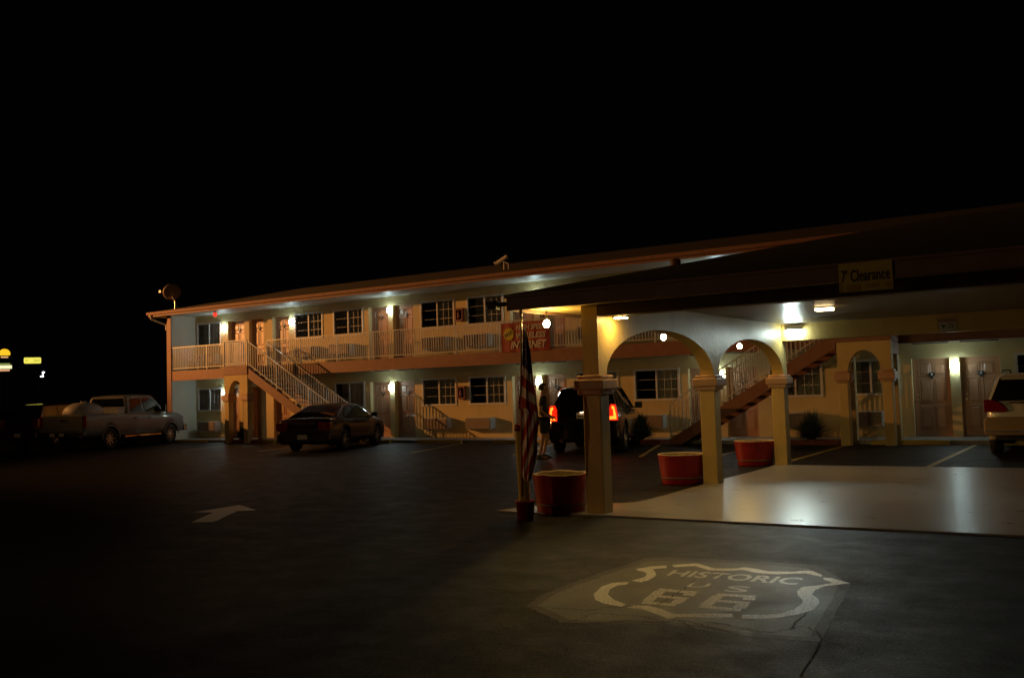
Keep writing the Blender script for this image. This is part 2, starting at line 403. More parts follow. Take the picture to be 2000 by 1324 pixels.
def quad_fn(bl, br, tl, tr, z=.002):
    BL, BR, TL, TR = [G(*Q(*p))-shl for p in (bl, br, tl, tr)]
    def f(u, v, w):
        p = BL*(1-u)*(1-v)+BR*u*(1-v)+TL*(1-u)*v+TR*u*v
        return Vector((p.x, p.y, z))
    return f
place_text('HISTORIC', quad_fn((858, 238), (1585, 292), (905, 208), (1632, 254)), M['paint_lettering'], 'lettering', sh, bold=.022, thick=0)
place_text('U', quad_fn((958, 304), (1088, 306), (1000, 280), (1115, 284)), M['paint_lettering'], 'lettering', sh, bold=.01, thick=0)
place_text('S', quad_fn((1180, 328), (1310, 334), (1212, 296), (1338, 302)), M['paint_lettering'], 'lettering', sh, bold=.01, thick=0)
def digit6(fn):
    me = MB()
    def rect(u0, u1, v0, v1):
        me.add([fn(u0, v0, 0), fn(u1, v0, 0), fn(u1, v1, 0), fn(u0, v1, 0)], [(0, 1, 2, 3)])
    rect(.0, .27, .16, .83); rect(.05, .95, .84, 1.0); rect(.73, 1.0, .69, .83); rect(.05, .95, 0, .15)
    rect(.73, 1.0, .16, .42); rect(.28, .97, .43, .58)
    return me.build('numeral', M['paint_lettering'], sh, fix=False)
digit6(quad_fn((708, 394), (915, 412), (815, 310), (1052, 330)))
digit6(quad_fn((1025, 416), (1285, 440), (1138, 338), (1378, 352)))

cracks = [
 [(85, 415), (140, 420), (200, 418), (265, 424), (330, 425), (400, 433), (470, 430), (515, 420), (560, 417), (640, 415), (700, 409)],
 [(125, 432), (150, 452), (180, 465), (230, 482), (275, 503), (320, 497), (350, 490), (400, 472), (430, 460), (470, 447), (540, 455), (590, 462), (640, 460), (700, 465), (745, 470), (780, 482), (830, 489), (860, 500), (905, 486), (940, 490), (965, 505), (985, 520), (1020, 540)],
 [(275, 503), (340, 506), (400, 510), (455, 505), (520, 505), (600, 494), (660, 490), (730, 498), (800, 500), (860, 508)],
 [(900, 483), (955, 488), (1010, 500), (1060, 517), (1100, 530), (1140, 536), (1180, 545), (1290, 572)],
 [(1090, 497), (1130, 506), (1180, 510), (1225, 523), (1280, 530), (1330, 545), (1380, 555), (1430, 557), (1470, 555), (1520, 543), (1555, 540), (1572, 522), (1575, 510), (1610, 480), (1640, 455), (1650, 440)],
 [(1555, 540), (1595, 528), (1630, 520), (1665, 540), (1700, 555), (1718, 575), (1730, 590), (1760, 610), (1850, 640), (2100, 668)],
 [(1730, 590), (1718, 615), (1715, 640), (1692, 665), (1685, 690), (1665, 705), (1660, 730), (1638, 745), (1625, 765), (1618, 800), (1600, 840)],
 [(1022, 258), (1008, 272), (985, 290), (970, 310), (950, 320), (930, 338), (900, 345), (880, 366), (860, 375), (840, 388), (790, 410)],
 [(410, 118), (403, 140), (400, 160), (412, 190), (430, 215), (450, 225), (470, 240)],
 [(485, 70), (498, 85), (495, 105)],
 [(1890, 280), (1950, 262), (2010, 232), (2100, 205), (2250, 175)],
 [(85, 415), (20, 400), (-120, 392), (-320, 370), (-600, 352)]]
cm = MB()
for c in cracks:
    pts = [G(*Q(x, y)) for x, y in c]
    fine = []
    for a, b in zip(pts[:-1], pts[1:]):
        for k in range(4):
            p = a.lerp(b, k/4); 
            if k: p = p + Vector((random.uniform(-.012, .012), random.uniform(-.02, .02), 0))
            fine.append(p)
    fine.append(pts[-1])
    vs = []
    for i, p in enumerate(fine):
        d = (fine[min(i+1, len(fine)-1)]-fine[max(i-1, 0)]).normalized(); nn = Vector((-d.y, d.x, 0))
        w = random.uniform(.002, .0065) if i not in (0, len(fine)-1) else .001
        vs += [(p.x-nn.x*w, p.y-nn.y*w, .003), (p.x+nn.x*w, p.y+nn.y*w, .003)]
    cm.add(vs, [(2*i, 2*i+1, 2*i+3, 2*i+2) for i in range(len(fine)-1)])
tag(cm.build('pavement_cracks', M['crack'], fix=False), 'dark cracks running through the painted emblem', 'crack', kind='structure')

# ================================================================== MOTEL
X0, X1 = -34.34, 8.0
MOD = 6.3935; C0 = -23.06
cs = [C0+MOD*k for k in range(0, 5)]
Z2 = 2.98; ZE = 5.34
mot = empty('motel_building', (-14, D, 0)); ml = Vector(mot.location)
tag(mot, 'long two-storey cream motel with outside balcony and low brown roof', 'building')
def mb_build(mb, name, m_, parent=mot, bevel=0):
    mb.v = [(x-ml.x, y-ml.y, z-ml.z) for x, y, z in mb.v]
    return mb.build(name, m_, parent, bevel=bevel)
doors = []   # (x0,x1, floor z)
wins = []
for fz in (.10, Z2):
    off = 0 if fz < 1 else .0
    doors += [(-32.0, -31.0, fz), (-30.72, -29.85, fz)]
    doors += [(C0-MOD+.12, C0-MOD+1.07, fz)]
    wins += [(-33.97, -32.47, fz)]
    wins += [(C0-MOD+1.42, C0-MOD+2.92, fz), (C0-MOD+3.52, C0-MOD+5.02, fz)]
    for c in cs:
        doors += [(c-1.07, c-.12, fz), (c+.12, c+1.07, fz)]
        wins += [(c+1.44, c+2.94, fz), (c+3.52, c+5.02, fz)]
wins = [w for w in wins if w[1] < X1]
wall = MB()
TH = .25
for fz, ztop in ((.10, 2.57), (Z2, 5.36)):
    ops = [(a, b, fz-.02, fz+2.08 if fz < 1 else fz+2.02, 'd') for a, b, z in doors if z == fz]
    ops += [(a, b, (fz+1.16) if fz < 1 else fz+1.05, (fz+2.10) if fz < 1 else fz+2.03, 'w') for a, b, z in wins if z == fz]
    ops.sort(); x = X0; z0 = fz-.15 if fz < 1 else fz-.42
    for a, b, p, q, k in ops:
        wall.box(x, a, D, D+TH, z0, ztop)
        if k == 'w': wall.box(a, b, D, D+TH, z0, p)
        wall.box(a, b, D, D+TH, q, ztop)
        x = b
    wall.box(x, X1, D, D+TH, z0, ztop)
wall.box(X0, X0+.25, D+TH, D+9, -.05, ZE+.04); wall.box(X1-.25, X1, D+TH, D+9, -.05, ZE+.04); wall.box(X0+.25, X1-.25, D+8.75, D+9, -.05, ZE+.04)
mb_build(wall, 'wall', M['stucco'])
ew = MB(); ew.box(X0, X0+.25, BF+.02, D-.002, -.05, ZE+.04); mb_build(ew, 'end_wall', M['white_stucco'])
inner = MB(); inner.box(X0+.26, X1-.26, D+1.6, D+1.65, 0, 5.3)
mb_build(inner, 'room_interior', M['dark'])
# doors
def make_door(w, h):
    mb = MB(); mb.box(-w/2+.045, w/2-.045, 0, .045, .01, h-.045)
    cols = [(-w/2+.045+.11, -.045), (.045, w/2-.045-.11)]
    for (a, b) in cols:
        for (p, q) in ((.22, .80), (.93, 1.52), (1.63, h-.15)):
            # raised panel with sloped edges standing in a groove
            o = [(a, -.003, p), (b, -.003, p), (b, -.003, q), (a, -.003, q)]
            i1 = [(a+.015, .008, p+.015), (b-.015, .008, p+.015), (b-.015, .008, q-.015), (a+.015, .008, q-.015)]
            i2 = [(a+.045, -.012, p+.045), (b-.045, -.012, p+.045), (b-.045, -.012, q-.045), (a+.045, -.012, q-.045)]
            rim = [(a-.014, -.001, p-.014), (b+.014, -.001, p-.014), (b+.014, -.001, q+.014), (a-.014, -.001, q+.014)]
            o = [(x, -.014, z) for x, _, z in o]
            fs = []
            for r_ in range(3):
                for k in range(4): fs.append((r_*4+k, r_*4+(k+1) % 4, (r_+1)*4+(k+1) % 4, (r_+1)*4+k))
            fs.append((12, 13, 14, 15))
            mb.add(rim+o+i1+i2, fs)
    dr = mb.build('door', M['door'])
    f = MB(); f.box(-w/2, -w/2+.045, -.03, .06, 0, h); f.box(w/2-.045, w/2, -.03, .06, 0, h); f.box(-w/2+.045, w/2-.045, -.03, .06, h-.045, h)
    f.build('door_frame', M['door'], dr)
    hd = MB(); hd.cyl((-w/2+.11, 0, .98), (-w/2+.11, -.05, .98), .012); hd.cyl((-w/2+.11, -.05, .98), (-w/2+.11, -.07, .98), .03)
    hd.build('handle', M['metal'], dr)
    hd = MB(); hd.cyl((-w/2+.11, 0, 1.12), (-w/2+.11, -.02, 1.12), .028); hd.build('deadbolt', M['metal'], dr)
    pl = MB(); pl.prism(rounded(-.075, .075, 1.60, 1.70, .015), 'y', -.030, -.018); pl.prism(rounded(-.03, .03, 1.54, 1.60, .01), 'y', -.028, -.018)
    pq = pl.build('door_sign', M['ink'], dr)
    pd = MB(); pd.cyl((0, -.030, 1.655), (0, -.034, 1.655), .026, n=12); pd.build('badge', M['sign_white'], pq)
    return dr
dp = {}
for a, b, z in doors:
    w = round(b-a, 2); h = 2.08 if z < 1 else 2.02
    key = (w, h)
    if key not in dp:
        o = dp[key] = make_door(w, h); o.parent = mot
    else:
        o = copy_tree(dp[key], mot)
    o.location = Vector(((a+b)/2, D+.20, z)) - ml
    if a == -30.72 and z > 1: o['label'] = 'door glowing orange in the street light above the stairs'
    bk = MB(); bk.box(a-.05, b+.05, D+.27, D+.30, z, z+h+.05)
    mb_build(bk, 'door_backing', M['dark'])
# windows
def make_window(w, h):
    f = MB()
    t = .055
    f.box(-w/2-.03, w/2+.03, -.025, .05, -.03, t-.02); f.box(-w/2-.03, w/2+.03, -.025, .05, h-t+.02, h+.03)
    f.box(-w/2-.03, -w/2+t-.02, -.0249, .05, t-.02, h-t+.02); f.box(w/2-t+.02, w/2+.03, -.0249, .05, t-.02, h-t+.02)
    f.box(-.025, .025, -.015, .045, t-.02, h-t+.02)
    for k in (1, 2):   # muntins
        z = h*k/3
        f.box(.03, w/2-.04, .028, .036, z-.007, z+.007)
        f.box(-w/2+.04, -.03, .034, .040, z-.004, z+.004)
        x = .03+(w/2-.07)*k/3
        f.box(x-.006, x+.006, .029, .037, .04, h-.04)
    fr = f.build('window', M['frame'])
    p = MB(); p.add([(.02, .04, .03), (w/2-.03, .04, .03), (w/2-.03, .04, h-.03), (.02, .04, h-.03)], [(0, 1, 2, 3)])
    p.build('pane', M['glass'], fr, fix=False)
    p = MB(); p.add([(-w/2+.03, .046, .03), (-.02, .046, .03), (-.02, .046, h-.03), (-w/2+.03, .046, h-.03)], [(0, 1, 2, 3)])
    p.build('screen', M['screen'], fr, fix=False)
    c = MB(); n = 120; vs = []
    for i in range(n+1):
        x = -w/2-.02+(w+.04)*i/n; y = .095+.026*math.sin(i*2*math.pi/8.3)+.01*math.sin(i*.7)
        vs += [(x, y, -.05), (x+.004*math.sin(i), y, h+.02)]
    c.add(vs, [(2*i, 2*i+2, 2*i+3, 2*i+1) for i in range(n)], 0, True)
    c.build('curtain', M['curtain'], fr, fix=False)
    return fr
wp = {}
for a, b, z in wins:
    w = round(b-a, 2); h = .94 if z < 1 else .98
    if (w, h) not in wp:
        o = wp[(w, h)] = make_window(w, h); o.parent = mot
    else: o = copy_tree(wp[(w, h)], mot)
    o.location = Vector(((a+b)/2, D, z+(1.16 if z < 1 else 1.05))) - ml
rc = random.Random(3)
for o in [o for o in COL.objects if o.name.startswith('curtain')]:
    k_ = rc.choice([1, 1, .62, .52, .8])
    o.scale = (k_, 1, 1); o.location = ((1-k_)*.76, 0, 0)
# balcony slab and fascias
sl = MB(); sl.box(X0+.25, X1, BF+.05, D-.002, 2.66, Z2-.005); mb_build(sl, 'balcony_slab', M['sidewalk'])
sl = MB(); sl.box(X0+.25, X1, BF+.055, D-.004, 2.60, 2.655); mb_build(sl, 'balcony_soffit', M['soffit'])
sl = MB(); sl.box(X0+.252, X1, BF, BF+.045, 2.56, Z2-.01); mb_build(sl, 'balcony_fascia', M['trim'], bevel=.006)
cp = MB(); cp.box(X0-.01, X0+.26, BF-.03, BF+.015, .10, ZE); mb_build(cp, 'corner_trim', M['trim'])
# eaves and roof
EY = 25.70; EXL = -35.05
sf = MB(); sf.box(EXL+.04, X1+.3, EY+.04, D-.003, ZE, ZE+.04); sf.box(EXL+.04, X0-.002, D, D+9.4, ZE, ZE+.04); mb_build(sf, 'soffit', M['soffit'])
fa = MB(); fa.box(EXL, X1+.3, EY, EY+.035, ZE-.03, ZE+.15); fa.box(EXL, EXL+.035, EY+.037, D+9.4, ZE-.03, ZE+.15); mb_build(fa, 'eave_fascia', M['trim'], bevel=.006)
gu = MB(); gu.prism([(EY-.10, ZE+.16), (EY-.08, ZE+.05), (EY-.003, ZE+.05), (EY-.003, ZE+.16)], 'x', EXL-.02, X1+.3)
mb_build(gu, 'gutter', M['trim'])
RY = 30.3; RZ = 6.52; hipx = EXL+(RY-EY)
rf = MB()
A = (EXL-.03, EY-.03, ZE+.155); B = (X1+.3, EY-.03, ZE+.155); Cc = (X1+.3, RY, RZ); Dd = (hipx, RY, RZ); E1 = (X1+.3, D+9.4, ZE+.155); F1 = (EXL-.03, D+9.4, ZE+.155)
rf.add([A, B, Cc, Dd, E1, F1], [(0, 1, 2, 3), (3, 2, 4, 5), (0, 3, 5), (0, 5, 4, 1), (1, 4, 2)])
mb_build(rf, 'roof', M['roof'])
ds = MB(); ds.tube([(EXL+.2, EY-.05, ZE+.08), (EXL+.22, EY-.02, ZE-.12), (X0-.06, BF-.0, ZE-.38), (X0-.06, BF, ZE-.6)], .04); mb_build(ds, 'downspout', M['frame'])

def railing(mb, a, b, z0, z1, zt=.98, gap=.105, posts=1.8, y=None):
    """railing from a to b (x,y); base height z0 at a, z1 at b"""
    a = Vector((a[0], a[1], z0)); b = Vector((b[0], b[1], z1)); L = (b-a).length; d = (b-a)/L
    hx = abs(b.x-a.x) > abs(b.y-a.y)
    n = max(1, round(Vector((b.x-a.x, b.y-a.y)).length/gap))
    def bar(p, q, w, h):
        ox = Vector((0, w, 0)) if hx else Vector((w, 0, 0)); oz = Vector((0, 0, h))
        mb.hexa([p-ox-oz, p+ox-oz, q+ox-oz, q-ox-oz], [p-ox+oz, p+ox+oz, q+ox+oz, q-ox+oz])
    Zt = Vector((0, 0, zt)); Zb = Vector((0, 0, .09))
    bar(a+Zt, b+Zt, .022, .018); bar(a+Zb, b+Zb, .016, .014)
    npost = max(1, round(L/posts)); r = .0095
    for i in range(n+1):
        p = a.lerp(b, i/n)
        if abs((i*npost/n) - round(i*npost/n)) < .5*npost/n:
            w = .02; lo = -.10
            mb.box(p.x-w, p.x+w, p.y-w, p.y+w, p.z+lo*.5, p.z+zt-.019)
        else:
            mb.box(p.x-r, p.x+r, p.y-r, p.y+r, p.z+.105, p.z+zt-.019)
LS = (-29.67, -28.31); RS = (-6.35, -4.97); LY = 25.10
rl = MB(); railing(rl, (X0+.29, BF+.03), (LS[0], BF+.03), Z2, Z2); mb_build(rl, 'balcony_railing', M['white'])
rl = MB(); railing(rl, (LS[1]+.02, BF+.03), (RS[0]-.02, BF+.03), Z2, Z2); mb_build(rl, 'balcony_railing', M['white'])
rl = MB(); railing(rl, (RS[1]+.02, BF+.03), (X1-.1, BF+.03), Z2, Z2); mb_build(rl, 'balcony_railing', M['white'])

# stairs and landings
def arch_poly(x0, x1, z0, z1, ax0, ax1, zs, zt, n=20):
    """strips of a wall with an arched opening; returns list of quads (x,z)"""
    qs = []
    cx = (ax0+ax1)/2; hw = (ax1-ax0)/2
    P = [(cx-hw*math.cos(math.pi*i/n), zs+(zt-zs)*math.sin(math.pi*i/n)) for i in range(n+1)]
    return P
def arch_wall(mb, u0, u1, zlow, ztop, a0, a1, zs, zt, w0, w1, axis):
    """wall in plane (u,z), thickness w0..w1, with arch a0..a1"""
    P = arch_poly(u0, u1, zlow, ztop, a0, a1, zs, zt, 24)
    poly = [(u0, zlow), (a0, zlow)] + P + [(a1, zlow), (u1, zlow), (u1, ztop), (u0, ztop)]
    def V(u, w, z): return (u, w, z) if axis == 'x' else (w, u, z)
    # strips between the curve and the top
    for (p, q) in zip(P[:-1], P[1:]):
        if q[0]-p[0] < 1e-6: continue
        mb.add([V(p[0], w0, p[1]), V(q[0], w0, q[1]), V(q[0], w0, ztop), V(p[0], w0, ztop)], [(0, 1, 2, 3)])
        mb.add([V(p[0], w1, p[1]), V(q[0], w1, q[1]), V(q[0], w1, ztop), V(p[0], w1, ztop)], [(3, 2, 1, 0)])
        mb.add([V(p[0], w0, p[1]), V(q[0], w0, q[1]), V(q[0], w1, q[1]), V(p[0], w1, p[1])], [(0, 3, 2, 1)], 0, True)
        mb.add([V(p[0], w0, ztop), V(q[0], w0, ztop), V(q[0], w1, ztop), V(p[0], w1, ztop)], [(0, 1, 2, 3)])
    for (s, e) in ((u0, a0), (a1, u1)):
        if axis == 'x': mb.box(s, e, w0, w1, zlow, ztop)
        else: mb.box(w0, w1, s, e, zlow, ztop)
def staircase(xs, dirn, label):
    """xs landing (x0,x1); dirn +1: stairs go down to +x from x1; -1: down to -x from x0"""
    t = empty('staircase', ((xs[0]+xs[1])/2, LY, 0)); tl = Vector(t.location)
    def bb(mb, name, m_, par=t, bevel=0):
        mb.v = [(x-tl.x, y-tl.y, z) for x, y, z in mb.v]; return mb.build(name, m_, par, bevel=bevel)
    tag(t, label, 'staircase', 'outside staircases to the balcony')
    s = MB(); s.box(xs[0], xs[1], LY, BF-.002, 2.64, Z2-.006); bb(s, 'landing_slab', M['trim'], bevel=.006)
    a = MB(); arch_wall(a, xs[0]+.03, xs[1]-.03, 1.70, 2.638, xs[0]+.27, xs[1]-.27, 1.78, 2.42, LY+.03, LY+.26, 'x'); bb(a, 'arch_wall', M['stucco'])
    a = MB(); a.box(xs[0]+.035, xs[0]+.20, LY+.262, BF-.004, 2.30, 2.636); a.box(xs[1]-.20, xs[1]-.035, LY+.262, BF-.004, 2.30, 2.636); bb(a, 'landing_beam', M['trim'])
    for cx in (xs[0]+.15, xs[1]-.15):
        for cy in (LY+.145, BF-.15):
            c = MB(); c.box(cx-.12, cx+.12, cy-.115, cy+.115, 0, 1.69 if cy < LY+.3 else 2.29); cc = bb(c, 'column', M['stucco'], bevel=.01)
            if cy < LY+.3:
                k = MB(); k.box(cx-.20, cx+.20, cy-.195, cy+.195, 1.66, 1.86); k.box(cx-.165, cx+.165, cy-.16, cy+.16, 1.605, 1.658); k.box(cx-.165, cx+.165, cy-.16, cy+.16, 1.862, 1.91)
                bb(k, 'capital', M['peach'], cc, bevel=.012)
    xt = xs[1] if dirn > 0 else xs[0]
    n = 15; tr = .31; ri = (Z2-.10)/(n+1)
    for i in range(n):
        x0_ = xt+dirn*tr*i; x1_ = xt+dirn*(tr*(i+1)+.02); z = Z2-ri*(i+1)
        s = MB(); s.box(min(x0_, x1_), max(x0_, x1_), LY+.10, BF-.07, z-.055, z); bb(s, 'tread', M['sidewalk'])
    sl_ = ri/tr; xe = xt+dirn*tr*(n+.35)
    def zl(x): return Z2-ri*.25-sl_*abs(x-xt)
    for y0 in (LY+.03, BF-.065):
        zb = zl(xe)-.34
        poly = [(xt, zl(xt)-.05), (xe, max(.10, zl(xe)-.05)), (xe, .02), (xt+dirn*(abs(xe-xt)-.42), .02), (xt, zl(xt)-.44)]
        s = MB(); s.prism(poly, 'y', y0, y0+.06); bb(s, 'stringer', M['trim'])
    r1 = MB(); railing(r1, (xt+dirn*.03, LY+.06), (xe-dirn*.1, LY+.06), zl(xt)-.0, zl(xe-dirn*.1), zt=.95, gap=.125, posts=1.6); bb(r1, 'stair_railing', M['white'])
    r1 = MB(); railing(r1, (xt+dirn*.03, BF-.035), (xe-dirn*.1, BF-.035), zl(xt)-.0, zl(xe-dirn*.1), zt=.95, gap=.125, posts=1.6); bb(r1, 'stair_railing', M['white'])
    r1 = MB(); railing(r1, (xs[0]+.03, LY+.04), (xs[1]-.03, LY+.04), Z2, Z2); xo = xs[0]+.03 if dirn > 0 else xs[1]-.03
    railing(r1, (xo, LY+.06), (xo, BF+.0), Z2, Z2); bb(r1, 'landing_railing', M['white'])
    return t
staircase(LS, 1, 'left outside staircase over an orange-lit arch near the parked maroon sedan')
staircase(RS, -1, 'right outside staircase with dark stringer seen through the canopy arches')

# wall lamps
def make_wall_lamp():
    t = empty('wall_lamp')
    b = MB(); b.prism(rounded(-.06, .06, -.07, .07, .012), 'y', -.02, 0); b.build('back_plate', M['white'], t)
    g_ = MB(); g_.prism(rounded(-.055, .055, -.085, .085, .015), 'y', -.125, -.021); g_.build('lamp_glass', M['e_wall'], t, bevel=.015)
    return t
lamps = []
lab_low = ['lit wall lamp between lower doors behind the parked maroon sedan', 'lit wall lamp on the ground floor beside the standing person', 'lit wall lamp on the ground floor behind the right stair railing', 'lit wall lamp between the two doors left of the pale gold car', 'lit wall lamp on the ground floor beyond the pale gold car']
lab_up = ['lit wall lamp between two upper doors left of the red banner', 'upper lit wall lamp behind the hanging canopy bulb', 'upper lit wall lamp hidden above the canopy roof', 'upper lit wall lamp above the doors by the pale gold car', 'upper lit wall lamp at the far right end of the balcony']
for k, c in enumerate(cs):
    lamps.append((c, D-.002, 1.95, lab_low[k])); lamps.append((c, D-.002, 4.82, lab_up[k]))
lamps.append((-32.23, D-.002, 4.74, 'lit wall lamp beside the leftmost upper window'))
lamps.append((-28.20, D-.002, 4.72, 'lit wall lamp on the balcony just right of the left staircase'))
lamps.append((-32.2, D-.002, 1.98, 'lit wall lamp under the balcony behind the left stair arch'))
wl = make_wall_lamp()
for i, (x, y, z, lab) in enumerate(lamps):
    o = wl if i == 0 else copy_tree(wl)
    o.location = (x, y, z); tag(o, lab, 'lamp', 'white wall lamps along the motel')

# air conditioners
def make_ac():
    t = empty('air_conditioner')
    c = MB(); c.box(-.53, .53, -.30, 0, 0, .40); c.build('case', M['ac_side'], t, bevel=.012)
    f = MB(); f.box(-.51, .51, -.325, -.302, .02, .38)
    for k in range(9): f.box(-.49, .49, -.335, -.326, .045+k*.036, .058+k*.036)
    f.build('grille', M['ac'], t)
    for sx in (-.45, .38):
        s = MB(); s.box(sx, sx+.07, -.2, 0, -.05, -.002); s.build('bracket', M['frame'], t)
    return t
ac = make_ac(); first = True
acs = []
for fz, nm in ((.10, 'lower'), (Z2, 'upper')):
    acs.append((-33.1, fz))
    for c in [C0-MOD]+cs:
        acs.append((c+2.2, fz)); acs.append((c+4.05, fz))
acs = [a for a in acs if a[0] < 7.4]
aclab = {}
names_low = ['ground floor air conditioner under the leftmost window behind the white pickup', 'ground floor air conditioner behind the maroon sedan at the stair foot', 'ground floor air conditioner beside the lower doors behind the sedan roof',
  'ground floor air conditioner crossed by the stair shadow', 'reddish ground floor air conditioner left of the flag', 'ground floor air conditioner hidden behind the black car', 'ground floor air conditioner right of the black car, seen under the arch',
  'ground floor air conditioner behind the spiky bush', 'ground floor air conditioner seen through the right stair arch', 'ground floor air conditioner behind the pale gold car', 'ground floor air conditioner past the right picture edge', 'last ground floor air conditioner on the right', 'far right ground floor air conditioner']
for i, (x, fz) in enumerate(acs):
    o = ac if i == 0 else copy_tree(ac)
    o.location = (x, D, fz+.30)
    n_ = i if fz < 1 else i-len(acs)//2
    lab = names_low[n_] if fz < 1 else ('balcony air conditioner behind the railing, directly above the ' + names_low[n_].replace('ground floor ', '').replace('reddish ', 'one left of the flag: ').split(',')[0])
    if fz > 1: lab = ['balcony air conditioner behind the white plastic chair', 'balcony air conditioner under the first upper window right of the stairs', 'balcony air conditioner under the second upper window right of the stairs',
        'balcony air conditioner just right of the upper lit lamp', 'balcony air conditioner just left of the red banner', 'balcony air conditioner right of the red banner', 'balcony air conditioner behind the railing seen in the large arch', 'balcony air conditioner above the right stair', 'balcony air conditioner above the right stair arch',
        'balcony air conditioner above the pale gold car', 'balcony air conditioner past the right picture edge', 'last balcony air conditioner on the right', 'far right balcony air conditioner'][n_]
    tag(o, lab, 'air conditioner', 'air conditioners under the room windows')

# extinguisher cabinets
def make_cab():
    t = empty('fire_extinguisher_cabinet')
    b = MB(); b.box(-.16, .16, -.12, 0, 0, .46); b.build('cabinet_box', M['redcab'], t, bevel=.008)
    d = MB(); d.box(-.11, .11, -.128, -.122, .06, .40); d.build('cabinet_window', M['carglass'], t)
    e = MB(); e.cyl((-.0, -.134, .10), (0, -.134, .30), .035, n=12); e.cyl((0, -.134, .30), (0, -.134, .35), .015); e.box(-.04, .04, -.14, -.132, .15, .22, 1); e.build('extinguisher', [M['sign_red'], M['sign_white']], t)
    return t
cb = make_cab()
for i, (x, z, lab) in enumerate([(-19.83, 1.45, 'red fire extinguisher cabinet between two lower windows'), (-19.83, 4.20, 'red fire extinguisher cabinet between two upper windows')]):
    o = cb if i == 0 else copy_tree(cb)
    o.location = (x, D-.002, z); tag(o, lab, 'fire cabinet', 'fire extinguisher cabinets')

# banner
bn = empty('banner', (-16.35, BF-.03, 2.94)); tag(bn, 'red banner with white lettering and yellow burst on the balcony railing', 'banner')
bw, bh = 1.84, .95
b = MB(); nx = 24
vs = []
for i in range(nx+1):
    x = -bw/2+bw*i/nx; y = .006*math.sin(i*1.1)
    vs += [(x, y, 0), (x, y, bh)]
b.add(vs, [(2*i, 2*i+2, 2*i+3, 2*i+1) for i in range(nx)], 0, True); b.build('banner_sheet', M['banner_red'], bn, fix=False)
b = MB(); pts = []
for k in range(24):
    a = 2*math.pi*k/24; r_ = .235 if k % 2 == 0 else .165
    pts.append((-.62+r_*math.cos(a), .58+r_*1.05*math.sin(a)))
b.prism(pts, 'y', -.016, -.010); b.build('starburst', M['burst'], bn)
def bt(x0, x1, z0, z1, rot=0):
    def f(u, v, w):
        X = x0+(x1-x0)*u; Z = z0+(z1-z0)*v
        cx, cz = (x0+x1)/2, (z0+z1)/2
        dx, dz = X-cx, Z-cz
        return Vector((cx+dx*math.cos(rot)-dz*math.sin(rot), -.018-w*.2, cz+dx*math.sin(rot)+dz*math.cos(rot)))
    return f
place_text('FREE', bt(-.78, -.46, .52, .65, .5), M['burst_text'], 'lettering', bn, bold=.02)
place_text('HIGH SPEED', bt(-.33, .80, .69, .87), M['banner_white'], 'lettering', bn, shear=.25, bold=.02)
place_text('WIRELESS', bt(-.33, .80, .42, .61), M['banner_white'], 'lettering', bn, shear=.25, bold=.025)
place_text('INTERNET', bt(-.55, .82, .10, .34), M['banner_white'], 'lettering', bn, shear=.25, bold=.03)

# red lamp under eave
t = empty('alarm_lamp', (-31.4, 26.2, 5.19)); tag(t, 'small glowing red lamp under the balcony eave at left', 'lamp')
b = MB(); b.cyl((0, 0, .09), (0, 0, .15), .06); b.build('lamp_base', M['white'], t)
b = MB(); b.lathe([(0.001, -.09), (.06, -.07), (.085, 0), (.075, .06), (.05, .09)], 16); b.build('lamp_globe', M['e_red'], t)

# satellite dish
t = empty('satellite_dish', (-34.05, 26.3, 5.62), 0); tag(t, 'satellite dish on a short mast at the left roof corner', 'satellite dish')
b = MB(); b.tube([(0, 0, -.05), (0, 0, .35), (-.12, -.05, .55)], .035); b.tube([(.15, .1, -.05), (0, 0, .3)], .018); b.build('mast', M['metal'], t)
n = 28; prof = [(0.001, 0), (.12, .012), (.24, .04), (.33, .07), (.37, .09)]
b = MB(); b.lathe(prof+[(.375, .08), (.33, .055), (.24, .025), (.12, 0), (.001, -.012)], n); dsh = b.build('reflector', M['ac'], t, fix=True)
dsh.location = (-.12, -.05, .72); dsh.rotation_euler = (R(62), 0, R(-118))
b = MB(); b.tube([(-.12, -.05, .45), (-.60, -.25, .78)], .015); b.box(-.68, -.56, -.30, -.20, .74, .84); b.build('feed_arm', M['wood'], t)
# security camera on roof
t = empty('security_camera', (-17.9, 27.2, 5.85)); tag(t, 'white bullet security camera mounted on the motel roof', 'security camera')
b = MB(); b.cyl((.1, 0, -.02), (.1, 0, .26), .03); b.tube([(.28, 0, -.02), (.28, 0, .16), (.12, 0, .24)], .02); b.build('bracket', M['frame'], t)
b = MB(); b.cyl((-.24, 0, .20), (.24, 0, .42), .075, n=16); b.box(-.28, -.2, -.08, .08, .22, .27); b.build('camera_body', M['frame'], t)

